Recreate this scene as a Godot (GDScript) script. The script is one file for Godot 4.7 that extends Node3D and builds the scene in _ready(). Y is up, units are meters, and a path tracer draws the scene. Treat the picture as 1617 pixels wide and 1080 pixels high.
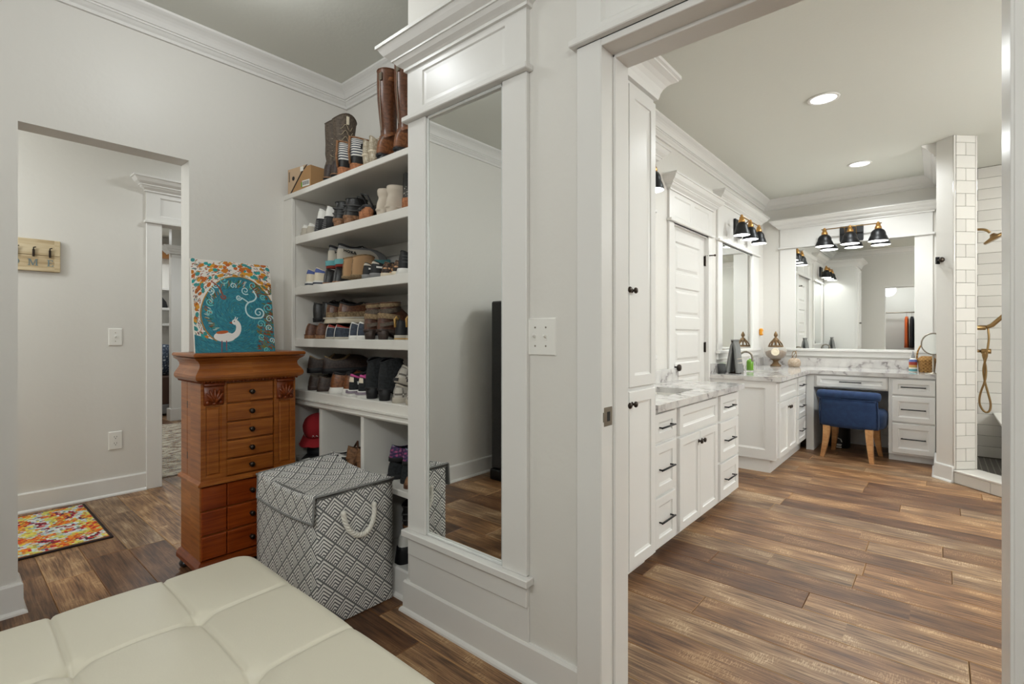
extends Node3D
# Dressing closet with shoe shelves, seen beside the doorway into a white bathroom. Units metres, y up.

class MB:
	# collects faces; every face is turned to its outward side
	var st := SurfaceTool.new()
	func _init():
		st.begin(Mesh.PRIMITIVE_TRIANGLES)
		st.set_smooth_group(-1)
	func smooth(on: bool):
		st.set_smooth_group(0 if on else -1)
	func tri(a: Vector3, b: Vector3, c: Vector3, out: Vector3, ua := Vector2.ZERO, ub := Vector2.ZERO, uc := Vector2.ZERO):
		if (b - a).cross(c - a).dot(out) > 0.0:
			var t := b
			b = c
			c = t
			var u := ub
			ub = uc
			uc = u
		st.set_uv(ua)
		st.add_vertex(a)
		st.set_uv(ub)
		st.add_vertex(b)
		st.set_uv(uc)
		st.add_vertex(c)
	func quad(a: Vector3, b: Vector3, c: Vector3, d: Vector3, out: Vector3, uv := []):
		if uv.size() == 4:
			tri(a, b, c, out, uv[0], uv[1], uv[2])
			tri(a, c, d, out, uv[0], uv[2], uv[3])
		else:
			tri(a, b, c, out)
			tri(a, c, d, out)
	func box(c: Vector3, s: Vector3, b := 0.0, t := Transform3D.IDENTITY):
		var h := s * 0.5
		b = minf(b, minf(h.x, minf(h.y, h.z)) * 0.9)
		if b <= 0.0:
			for ax in 3:
				for sg in [-1.0, 1.0]:
					var n := Vector3.ZERO
					n[ax] = sg
					var p := []
					for q in [[-1, -1], [1, -1], [1, 1], [-1, 1]]:
						var v := Vector3.ZERO
						v[ax] = sg * h[ax]
						v[(ax + 1) % 3] = q[0] * h[(ax + 1) % 3]
						v[(ax + 2) % 3] = q[1] * h[(ax + 2) % 3]
						p.append(t * (c + v))
					quad(p[0], p[1], p[2], p[3], t.basis * n, _uv(ax, s))
			return
		for ax in 3:
			var a1 := (ax + 1) % 3
			var a2 := (ax + 2) % 3
			for sg in [-1.0, 1.0]:
				var n := Vector3.ZERO
				n[ax] = sg
				var p := []
				for q in [[-1, -1], [1, -1], [1, 1], [-1, 1]]:
					var v := Vector3.ZERO
					v[ax] = sg * h[ax]
					v[a1] = q[0] * (h[a1] - b)
					v[a2] = q[1] * (h[a2] - b)
					p.append(t * (c + v))
				quad(p[0], p[1], p[2], p[3], t.basis * n, _uv(ax, s))
			for s1 in [-1.0, 1.0]:
				for s2 in [-1.0, 1.0]:
					var n := Vector3.ZERO
					n[a1] = s1
					n[a2] = s2
					var p := []
					for e in [-1.0, 1.0]:
						var v := Vector3.ZERO
						v[ax] = e * (h[ax] - b)
						var v1 := v
						v1[a1] = s1 * h[a1]
						v1[a2] = s2 * (h[a2] - b)
						var v2 := v
						v2[a1] = s1 * (h[a1] - b)
						v2[a2] = s2 * h[a2]
						p.append([t * (c + v1), t * (c + v2)])
					quad(p[0][0], p[0][1], p[1][1], p[1][0], t.basis * n)
		for sx in [-1.0, 1.0]:
			for sy in [-1.0, 1.0]:
				for sz in [-1.0, 1.0]:
					var k := Vector3(sx * h.x, sy * h.y, sz * h.z)
					var i := Vector3(sx * b, sy * b, sz * b)
					tri(t * (c + k - Vector3(0, i.y, i.z)), t * (c + k - Vector3(i.x, 0, i.z)), t * (c + k - Vector3(i.x, i.y, 0)), t.basis * k)
	func _uv(ax: int, s: Vector3) -> Array:
		var w := s[(ax + 1) % 3]
		var h := s[(ax + 2) % 3]
		return [Vector2(0, 0), Vector2(w, 0), Vector2(w, h), Vector2(0, h)]
	func span(x0: float, x1: float, y0: float, y1: float, z0: float, z1: float, b := 0.0):
		box(Vector3((x0 + x1) / 2, (y0 + y1) / 2, (z0 + z1) / 2), Vector3(absf(x1 - x0), absf(y1 - y0), absf(z1 - z0)), b)
	func lathe(prof: Array, segs := 20, t := Transform3D.IDENTITY, cap := true):
		# prof of Vector2(radius, y) from the bottom up along the outside
		for i in prof.size() - 1:
			var p: Vector2 = prof[i]
			var q: Vector2 = prof[i + 1]
			for k in segs:
				var a := TAU * k / segs
				var b := TAU * (k + 1) / segs
				var m := (a + b) / 2
				var n := Vector3(cos(m) * (q.y - p.y), p.x - q.x, sin(m) * (q.y - p.y))
				var A := t * Vector3(cos(a) * p.x, p.y, sin(a) * p.x)
				var B := t * Vector3(cos(b) * p.x, p.y, sin(b) * p.x)
				var C := t * Vector3(cos(b) * q.x, q.y, sin(b) * q.x)
				var D := t * Vector3(cos(a) * q.x, q.y, sin(a) * q.x)
				var us := [Vector2(float(k) / segs, float(i) / (prof.size() - 1)), Vector2((k + 1.0) / segs, float(i) / (prof.size() - 1)), Vector2((k + 1.0) / segs, (i + 1.0) / (prof.size() - 1)), Vector2(float(k) / segs, (i + 1.0) / (prof.size() - 1))]
				if p.x < 1e-6:
					tri(A, C, D, t.basis * n, us[0], us[2], us[3])
				elif q.x < 1e-6:
					tri(A, B, C, t.basis * n, us[0], us[1], us[2])
				else:
					quad(A, B, C, D, t.basis * n, us)
		if cap:
			for e in [[prof[0], -1.0], [prof[-1], 1.0]]:
				var p: Vector2 = e[0]
				if p.x > 1e-6:
					for k in segs:
						tri(t * Vector3(0, p.y, 0), t * Vector3(cos(TAU * k / segs) * p.x, p.y, sin(TAU * k / segs) * p.x), t * Vector3(cos(TAU * (k + 1) / segs) * p.x, p.y, sin(TAU * (k + 1) / segs) * p.x), t.basis * Vector3(0, e[1], 0))
	func rings(rs: Array, cap0 := false, cap1 := false, closed := true, flip := 1.0):
		# rs: loops of equal length; outward is away from each loop's centre
		var n: int = rs[0].size()
		for i in rs.size() - 1:
			var c0 := _mid(rs[i])
			var c1 := _mid(rs[i + 1])
			var ctr := (c0 + c1) / 2
			for k in (n if closed else n - 1):
				var j := (k + 1) % n
				var A: Vector3 = rs[i][k]
				var B: Vector3 = rs[i][j]
				var C: Vector3 = rs[i + 1][j]
				var D: Vector3 = rs[i + 1][k]
				var nn := (C - A).cross(D - B)
				var o := (A + B + C + D) / 4 - ctr
				if absf(nn.normalized().dot(o.normalized())) < 0.02:
					o = (c1 - c0)
				var u0 := float(k) / n
				var u1 := (k + 1.0) / n
				var v0 := float(i) / (rs.size() - 1)
				var v1 := (i + 1.0) / (rs.size() - 1)
				quad(A, B, C, D, o * flip, [Vector2(u0, v0), Vector2(u1, v0), Vector2(u1, v1), Vector2(u0, v1)])
		if cap0:
			fan(rs[0], _mid(rs[0]) - _mid(rs[1]))
		if cap1:
			fan(rs[-1], _mid(rs[-1]) - _mid(rs[-2]))
	func fan(r: Array, out: Vector3):
		var m := _mid(r)
		if out.length() < 1e-7:
			out = Vector3.UP
		for k in r.size():
			tri(m, r[k], r[(k + 1) % r.size()], out)
	func _mid(r: Array) -> Vector3:
		var m := Vector3.ZERO
		for p in r:
			m += p
		return m / r.size()
	func tube(pts: Array, rad, segs := 8, caps := true):
		var rs := []
		var up := Vector3.UP
		var prev := Vector3.ZERO
		for i in pts.size():
			var d: Vector3 = (pts[mini(i + 1, pts.size() - 1)] - pts[maxi(i - 1, 0)]).normalized()
			if prev == Vector3.ZERO:
				prev = d.cross(Vector3.UP if absf(d.y) < 0.9 else Vector3.RIGHT).normalized()
			prev = (prev - d * prev.dot(d)).normalized()
			up = d.cross(prev)
			var r: float = rad[i] if rad is Array else rad
			var ring := []
			for k in segs:
				var a := TAU * k / segs
				ring.append(pts[i] + (prev * cos(a) + up * sin(a)) * r)
			rs.append(ring)
		rings(rs, caps, caps)
	func rects(rr: Array, t := Transform3D.IDENTITY, back := true):
		# rr: [x0,y0,x1,y1,z] loops from the back outwards then inwards; the last one is filled
		var L := []
		for r in rr:
			L.append([t * Vector3(r[0], r[1], r[4]), t * Vector3(r[2], r[1], r[4]), t * Vector3(r[2], r[3], r[4]), t * Vector3(r[0], r[3], r[4])])
		for i in L.size() - 1:
			for k in 4:
				var j := (k + 1) % 4
				var e: Array = [Vector3(0, -1, 0), Vector3(1, 0, 0), Vector3(0, 1, 0), Vector3(-1, 0, 0)]
				var w := absf(rr[i + 1][0] - rr[i][0]) + 1e-5
				var dz: float = rr[i + 1][4] - rr[i][4]
				var inn := signf(rr[i + 1][0] - rr[i][0])
				var n: Vector3 = e[k] * (dz if inn >= 0.0 else -dz) * (1.0 if inn >= 0.0 else -1.0) + Vector3(0, 0, w * (1.0 if inn >= 0.0 else -1.0))
				quad(L[i][k], L[i][j], L[i + 1][j], L[i + 1][k], t.basis * n)
		quad(L[-1][0], L[-1][1], L[-1][2], L[-1][3], t.basis * Vector3(0, 0, 1), [Vector2(rr[-1][0], rr[-1][1]), Vector2(rr[-1][2], rr[-1][1]), Vector2(rr[-1][2], rr[-1][3]), Vector2(rr[-1][0], rr[-1][3])])
		if back:
			quad(L[0][0], L[0][1], L[0][2], L[0][3], t.basis * Vector3(0, 0, -1))
	func run(prof: Array, a: Vector3, b: Vector3, out: Vector3, ma := 0.0, mb := 0.0, caps := true):
		# a moulding: prof of Vector2(out, up), closed; ma / mb mitre the ends (+1 outside corner, -1 inside corner)
		var d := (b - a).normalized()
		var A := []
		var B := []
		var c := Vector2.ZERO
		for p in prof:
			c += p / prof.size()
			A.append(a + out * p.x + Vector3.UP * p.y - d * ma * p.x)
			B.append(b + out * p.x + Vector3.UP * p.y + d * mb * p.x)
		var area := 0.0
		for i in prof.size():
			area += prof[i].cross(prof[(i + 1) % prof.size()])
		var sg := signf(area)
		for i in prof.size():
			var j := (i + 1) % prof.size()
			var e: Vector2 = prof[j] - prof[i]
			quad(A[i], A[j], B[j], B[i], (out * e.y - Vector3.UP * e.x) * sg)
		if caps:
			var id := Geometry2D.triangulate_polygon(PackedVector2Array(prof))
			for i in range(0, id.size(), 3):
				if ma == 0.0:
					tri(A[id[i]], A[id[i + 1]], A[id[i + 2]], -d)
				if mb == 0.0:
					tri(B[id[i]], B[id[i + 1]], B[id[i + 2]], d)
	func prism(poly: Array, z0: float, z1: float, t := Transform3D.IDENTITY):
		var pv := PackedVector2Array(poly)
		var id := Geometry2D.triangulate_polygon(pv)
		for i in range(0, id.size(), 3):
			for e in [[z0, -1.0], [z1, 1.0]]:
				var z: float = e[0]
				tri(t * Vector3(pv[id[i]].x, pv[id[i]].y, z), t * Vector3(pv[id[i + 1]].x, pv[id[i + 1]].y, z), t * Vector3(pv[id[i + 2]].x, pv[id[i + 2]].y, z), t.basis * Vector3(0, 0, e[1] * signf(z1 - z0)), pv[id[i]], pv[id[i + 1]], pv[id[i + 2]])
		var area := 0.0
		for i in pv.size():
			area += pv[i].cross(pv[(i + 1) % pv.size()])
		for i in pv.size():
			var p := pv[i]
			var q := pv[(i + 1) % pv.size()]
			var e := (q - p) * signf(area)
			quad(t * Vector3(p.x, p.y, z0), t * Vector3(q.x, q.y, z0), t * Vector3(q.x, q.y, z1), t * Vector3(p.x, p.y, z1), t.basis * Vector3(e.y, -e.x, 0))
	func ball(c: Vector3, r: Vector3, su := 14, sv := 8, lo := -PI / 2, hi := PI / 2):
		var pr := []
		for i in sv + 1:
			var a := lerpf(lo, hi, float(i) / sv)
			pr.append(Vector2(maxf(0.0, cos(a)) if i > 0 and i < sv or absf(absf(a) - PI / 2) > 0.01 else 0.0, sin(a)))
		lathe(pr, su, Transform3D(Basis.from_scale(r), c))
	func done() -> ArrayMesh:
		st.generate_normals()
		return st.commit()

var M := {}
var used := {}

func numbered(called: String) -> String:
	if not used.has(called):
		used[called] = 0
		return called
	used[called] += 1
	return "%s_%03d" % [called, used[called]]

func tag(o: Node3D, label: String, category: String, group := "", kind := ""):
	o.set_meta("label", label)
	o.set_meta("category", category)
	if group:
		o.set_meta("group", group)
	if kind:
		o.set_meta("kind", kind)

func thing(called: String, label: String, category: String, at := Vector3.ZERO, turn := 0.0, group := "", kind := "") -> Node3D:
	var o := Node3D.new()
	o.name = numbered(called)
	add_child(o, true)
	o.position = at
	o.rotation.y = turn
	tag(o, label, category, group, kind)
	return o

func part(called: String, mb, mat: Material, parent: Node3D, at := Vector3.ZERO, label := "") -> MeshInstance3D:
	var o := MeshInstance3D.new()
	o.name = called
	o.mesh = mb.done() if mb is MB else mb
	o.material_override = mat
	parent.add_child(o, true)
	o.position = at
	if label:
		o.set_meta("label", label)
	return o

func single(called: String, mb, mat: Material, label: String, category: String, group := "", kind := "", at := Vector3.ZERO) -> MeshInstance3D:
	var o := part(numbered(called), mb, mat, self, at)
	tag(o, label, category, group, kind)
	return o

func copy(o: Node3D, label: String) -> Node3D:
	var c: Node3D = o.duplicate()
	c.name = numbered(String(o.name).rstrip("0123456789").rstrip("_"))
	add_child(c, true)
	c.set_meta("label", label)
	return c

func mt(c: Color, rough := 0.6, metal := 0.0) -> StandardMaterial3D:
	var m := StandardMaterial3D.new()
	m.albedo_color = c
	m.roughness = rough
	m.metallic = metal
	return m

func c8(r: int, g: int, b: int) -> Color:
	return Color8(r, g, b)

func noise(type: int, freq: float, sd: int, oct := 4) -> FastNoiseLite:
	var n := FastNoiseLite.new()
	n.noise_type = type
	n.frequency = freq
	n.seed = sd
	n.fractal_octaves = oct
	return n

func stretched(freq: float, sd: int, w0: int, h0: int, w: int, h: int, oct := 3) -> PackedByteArray:
	var im := noise(FastNoiseLite.TYPE_SIMPLEX_SMOOTH, freq, sd, oct).get_image(w0, h0)
	im.convert(Image.FORMAT_L8)
	im.resize(w, h, Image.INTERPOLATE_CUBIC)
	return im.get_data()

func tex(im: Image) -> ImageTexture:
	return ImageTexture.create_from_image(im)

func ramp(cols: Array, v: float) -> Color:
	v = clampf(v, 0.0, 0.9999) * (cols.size() - 1)
	var i := int(v)
	return cols[i].lerp(cols[i + 1], v - i)

func lut(cols: Array) -> Array:
	var l := []
	for i in 256:
		var c := ramp(cols, i / 255.0)
		l.append([int(c.r * 255), int(c.g * 255), int(c.b * 255)])
	return l

func wood_tex(w: int, h: int, cols: Array, sd: int, saw := 0.0, fine := 0.35) -> ImageTexture:
	var a := stretched(0.05, sd, w / 28, h, w, h, 3)
	var b := stretched(0.16, sd + 1, w / 20, h, w, h, 3)
	var c := stretched(0.02, sd + 2, w / 6, h / 3, w, h, 2)
	var d := stretched(0.22, sd + 3, w, h / 8, w, h, 2)
	var L := lut(cols)
	var out := PackedByteArray()
	out.resize(w * h * 3)
	for i in w * h:
		var v := (a[i] - 128) * 0.62 + (b[i] - 128) * fine * 1.7 + (c[i] - 128) * 0.5 + 128.0 + (sin(c[i] * 0.55) * 9.0 if saw > 0.0 else 0.0)
		if saw > 0.0 and c[i] > 148 and d[i] > 150:
			v += saw * (c[i] - 148) * 0.9
		var q: Array = L[clampi(int(v), 0, 255)]
		out[i * 3] = q[0]
		out[i * 3 + 1] = q[1]
		out[i * 3 + 2] = q[2]
	return tex(Image.create_from_data(w, h, false, Image.FORMAT_RGB8, out))

func noise_tex(n: FastNoiseLite, w: int, h: int, cols: Array) -> ImageTexture:
	var im := n.get_seamless_image(w, h)
	im.convert(Image.FORMAT_L8)
	var src := im.get_data()
	var L := lut(cols)
	var out := PackedByteArray()
	out.resize(w * h * 3)
	for i in w * h:
		var q: Array = L[src[i]]
		out[i * 3] = q[0]
		out[i * 3 + 1] = q[1]
		out[i * 3 + 2] = q[2]
	return tex(Image.create_from_data(w, h, false, Image.FORMAT_RGB8, out))

func bump_tex(freq: float, sd: int, strength: float, size := 256) -> ImageTexture:
	var im := noise(FastNoiseLite.TYPE_SIMPLEX_SMOOTH, freq, sd, 3).get_seamless_image(size, size)
	im.convert(Image.FORMAT_RGBA8)
	im.bump_map_to_normal_map(strength)
	return tex(im)

func tri_map(m: StandardMaterial3D, scale: float, world := false) -> StandardMaterial3D:
	m.uv1_triplanar = true
	m.uv1_world_triplanar = world
	m.uv1_scale = Vector3.ONE * scale
	return m

func textured(t: Texture2D, rough: float, scale := 0.0) -> StandardMaterial3D:
	var m := mt(Color.WHITE, rough)
	m.albedo_texture = t
	return tri_map(m, scale) if scale > 0.0 else m

func disk(im: Image, x: float, y: float, rx: float, ry: float, ang: float, col: Color):
	var r := int(maxf(rx, ry)) + 1
	var ca := cos(ang)
	var sa := sin(ang)
	for j in range(maxi(0, int(y) - r), mini(im.get_height(), int(y) + r + 1)):
		for i in range(maxi(0, int(x) - r), mini(im.get_width(), int(x) + r + 1)):
			var u := ((i - x) * ca + (j - y) * sa) / rx
			var v := (-(i - x) * sa + (j - y) * ca) / ry
			if u * u + v * v < 1.0:
				im.set_pixel(i, j, col)

func stroke(im: Image, pts: Array, w0: float, w1: float, col: Color):
	if pts.size() > 2 and pts.size() < 12:
		for r in 3:
			var q := [pts[0]]
			for i in pts.size() - 1:
				q.append(pts[i].lerp(pts[i + 1], 0.25))
				q.append(pts[i].lerp(pts[i + 1], 0.75))
			q.append(pts[-1])
			pts = q
	for i in pts.size() - 1:
		var n := int(pts[i].distance_to(pts[i + 1]) / 1.0) + 1
		for k in n:
			var p: Vector2 = pts[i].lerp(pts[i + 1], float(k) / n)
			var w := lerpf(w0, w1, (i + float(k) / n) / (pts.size() - 1))
			disk(im, p.x, p.y, w, w, 0, col)

func curl(im: Image, c: Vector2, r: float, a0: float, turns: float, w: float, col: Color):
	var pts := []
	for i in 37:
		var t := i / 36.0
		var a := a0 + turns * TAU * t
		pts.append(c + Vector2(cos(a), sin(a)) * r * (1.0 - 0.82 * t))
	stroke(im, pts, w, w * 0.7, col)

func painting_image() -> Image:
	# teal ground, a crescent of orange and turquoise leaves, white curls and a white bird
	var W := 400
	var H := 480
	var im := Image.create(W, H, false, Image.FORMAT_RGB8)
	im.fill(c8(46, 128, 148))
	var rg := RandomNumberGenerator.new()
	rg.seed = 5
	var blues := [c8(38, 112, 135), c8(52, 142, 160), c8(30, 98, 120), c8(70, 160, 170), c8(60, 120, 120), c8(96, 132, 112)]
	for i in 2600:
		var p := Vector2(rg.randf() * W, rg.randf() * H)
		var d := (p - Vector2(210, 250))
		var a := d.angle() + PI / 2 + rg.randf_range(-.3, .3)
		disk(im, p.x, p.y, rg.randf_range(5, 11), 1.3, a, blues[rg.randi() % (6 if rg.randf() < .2 else 5)])
	# crescent outside a circle
	var cc := Vector2(224, 272)
	for j in H:
		for i in W:
			var d := Vector2(i, j) - cc
			d.x *= 0.98
			var lim := 190.0 + 8.0 * sin(d.angle() * 3.0)
			var ok := d.length() > lim and j < 388 + i * 0.3 and (j < 200 or i < 140)
			if ok and (i < 200 or j < 130 + (i - 200) * 0.4):
				im.set_pixel(i, j, c8(238, 232, 224))
	var leaf := [c8(216, 146, 36), c8(206, 126, 36), c8(42, 164, 164), c8(200, 104, 40), c8(222, 158, 52), c8(60, 150, 150)]
	for i in 1500:
		var a := rg.randf_range(PI * 0.72, PI * 1.92)
		var r := rg.randf_range(196, 340)
		var p := cc + Vector2(cos(a), sin(a)) * r
		if p.x < 3 or p.y < 3 or p.x > W - 3 or p.y > 385 + p.x * 0.3 or im.get_pixelv(p).r < 0.8:
			continue
		if i % 5 == 0:
			disk(im, p.x, p.y, rg.randf_range(10, 17), rg.randf_range(6.5, 9), a + PI / 2 + rg.randf_range(-.5, .5), leaf[rg.randi() % 6])
		else:
			disk(im, p.x, p.y, rg.randf_range(4, 8), 1.5, a + PI / 2 + rg.randf_range(-.4, .4), [c8(150, 60, 50), c8(60, 110, 120), c8(120, 130, 60), c8(90, 60, 60), c8(200, 110, 50)][rg.randi() % 5])
	# golden rim of the crescent
	var rim := []
	for i in 60:
		var a := lerpf(PI * 0.72, PI * 1.86, i / 59.0)
		rim.append(cc + Vector2(cos(a), sin(a)) * (190.0 + 6.0 * sin(a * 3.0)))
	stroke(im, rim, 2.5, 2.5, c8(186, 130, 40))
	# rusty and green tufts on the rim and at the right
	for i in 260:
		var p := Vector2(rg.randf_range(310, 398), rg.randf_range(110, 470))
		if p.x < 350 and p.y > 180 and p.y < 330:
			continue
		disk(im, p.x, p.y, rg.randf_range(7, 14), 3.0, rg.randf_range(0, 1.2), [c8(150, 78, 46), c8(96, 104, 52), c8(120, 60, 40), c8(60, 130, 130), c8(128, 120, 60)][rg.randi() % 5])
	for i in 110:
		var a := rg.randf_range(PI * 0.8, PI * 1.75)
		var p := cc + Vector2(cos(a), sin(a)) * rg.randf_range(140, 172)
		disk(im, p.x, p.y, 11, 2.6, a + .5, [c8(150, 110, 60), c8(60, 100, 60), c8(140, 70, 46), c8(70, 150, 140), c8(190, 200, 190)][rg.randi() % 5])
	var wht := c8(206, 232, 234)
	var aq := c8(120, 206, 206)
	stroke(im, [Vector2(300, 150), Vector2(318, 180), Vector2(300, 205), Vector2(270, 212), Vector2(252, 240), Vector2(258, 280), Vector2(290, 300), Vector2(330, 296)], 4, 4, wht)
	curl(im, Vector2(322, 268), 30, 1.3, -1.4, 4, wht)
	curl(im, Vector2(222, 190), 15, 0.2, 1.5, 3, wht)
	stroke(im, [Vector2(236, 190), Vector2(258, 204), Vector2(270, 214)], 3, 3, wht)
	for q in [[258, 150, 22, 1.0, 1.3, 0], [196, 128, 16, 0.5, -1.3, 0], [150, 100, 22, 0.2, 1.2, 1], [376, 240, 26, 2.0, 1.3, 1], [330, 330, 22, 0.5, -1.4, 1], [374, 350, 18, 2.5, 1.4, 0], [330, 400, 18, 1.0, 1.4, 1], [352, 470, 16, 0.4, 1.4, 1], [84, 160, 20, 1.4, -1.4, 0], [80, 220, 20, 1.0, 1.4, 1], [78, 275, 16, 2.0, 1.4, 1], [110, 130, 16, 0.0, 1.3, 0], [300, 120, 20, 2.0, 1.2, 1], [378, 300, 20, 0.0, -1.4, 0], [350, 180, 16, 1.0, 1.4, 1], [384, 420, 15, 1.0, -1.4, 0]]:
		curl(im, Vector2(q[0], q[1]), q[2], q[3], q[4], 2.6, wht if q[5] == 0 else aq)
	stroke(im, [Vector2(90, 110), Vector2(130, 140), Vector2(142, 180)], 3, 4, c8(150, 76, 60))
	curl(im, Vector2(148, 190), 14, 3.4, -1.1, 4, c8(150, 76, 60))
	# the bird
	var bd := c8(240, 238, 234)
	disk(im, 140, 400, 52, 26, 0.05, bd)
	stroke(im, [Vector2(170, 402), Vector2(200, 388), Vector2(214, 358), Vector2(210, 330), Vector2(196, 318)], 16, 11, bd)
	disk(im, 196, 322, 16, 15, 0, bd)
	stroke(im, [Vector2(196, 306), Vector2(200, 294)], 2.5, 2, bd)
	stroke(im, [Vector2(204, 308), Vector2(210, 298)], 2.5, 2, bd)
	disk(im, 192, 318, 3, 3, 0, c8(30, 30, 34))
	im_tri(im, Vector2(180, 320), Vector2(166, 326), Vector2(182, 332), c8(160, 70, 50))
	disk(im, 130, 376, 30, 8, -0.12, c8(196, 96, 44))
	stroke(im, [Vector2(126, 422), Vector2(122, 478)], 2.4, 2, c8(150, 80, 90))
	stroke(im, [Vector2(148, 422), Vector2(146, 470)], 2.4, 2, c8(150, 80, 90))
	return im

func im_tri(im: Image, a: Vector2, b: Vector2, c: Vector2, col: Color):
	for k in 21:
		stroke(im, [b, a.lerp(c, k / 20.0)], 0.8, 0.8, col)

func hamper_image(px: int) -> Image:
	# one repeat: diamonds filled with nested chevrons between grey bands
	var im := Image.create(px, px, false, Image.FORMAT_RGB8)
	var pale := c8(240, 238, 233)
	var grey := c8(112, 112, 112)
	for j in px:
		for i in px:
			var x := float(i) / px
			var y := float(j) / px
			var p := fposmod(x + y, 1.0)
			var q := fposmod(x - y, 1.0)
			var band := minf(minf(p, 1 - p), minf(q, 1 - q))
			var col := pale
			if band < 0.045:
				col = grey
			else:
				var t: float = minf(p, 1.0 - q)
				if fposmod((t - 0.055) * 6.2, 1.0) > 0.6:
					col = c8(96, 96, 98)
			im.set_pixel(i, j, col)
	return im

func rug_image(w: int, h: int) -> Image:
	var im := Image.create(w, h, false, Image.FORMAT_RGB8)
	var rg := RandomNumberGenerator.new()
	rg.seed = 11
	var na := noise(FastNoiseLite.TYPE_SIMPLEX_SMOOTH, 0.016, 3, 2)
	var nb := noise(FastNoiseLite.TYPE_SIMPLEX_SMOOTH, 0.02, 9, 2)
	var warm := [c8(214, 96, 22), c8(228, 132, 24), c8(226, 168, 48), c8(190, 42, 30), c8(204, 60, 28), c8(196, 176, 74)]
	var cool := [c8(190, 206, 204), c8(170, 196, 206), c8(214, 214, 206), c8(200, 190, 190), c8(150, 178, 160), c8(226, 224, 216)]
	var dark := [c8(84, 28, 46), c8(170, 24, 60), c8(196, 30, 52), c8(58, 26, 40), c8(120, 36, 60)]
	var yel := [c8(206, 196, 92), c8(188, 190, 96), c8(226, 204, 90)]
	var cell := 3
	for j in range(0, h, cell):
		for i in range(0, w, cell):
			var v := na.get_noise_2d(i, j * 1.8)
			var u := nb.get_noise_2d(i, j * 1.8)
			var set_: Array = cool
			if v > 0.12:
				set_ = warm
			elif u > 0.26:
				set_ = dark
			elif u < -0.22:
				set_ = yel
			if rg.randf() < 0.14:
				set_ = [warm, cool, dark, yel][rg.randi() % 4]
			im.fill_rect(Rect2i(i + rg.randi() % 3, j, cell * (1 + rg.randi() % 3), cell), set_[rg.randi() % set_.size()])
	return im

func pattern(w: int, h: int, f: Callable) -> ImageTexture:
	var im := Image.create(w, h, false, Image.FORMAT_RGB8)
	for j in h:
		for i in w:
			im.set_pixel(i, j, f.call(i, j))
	return tex(im)

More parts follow.
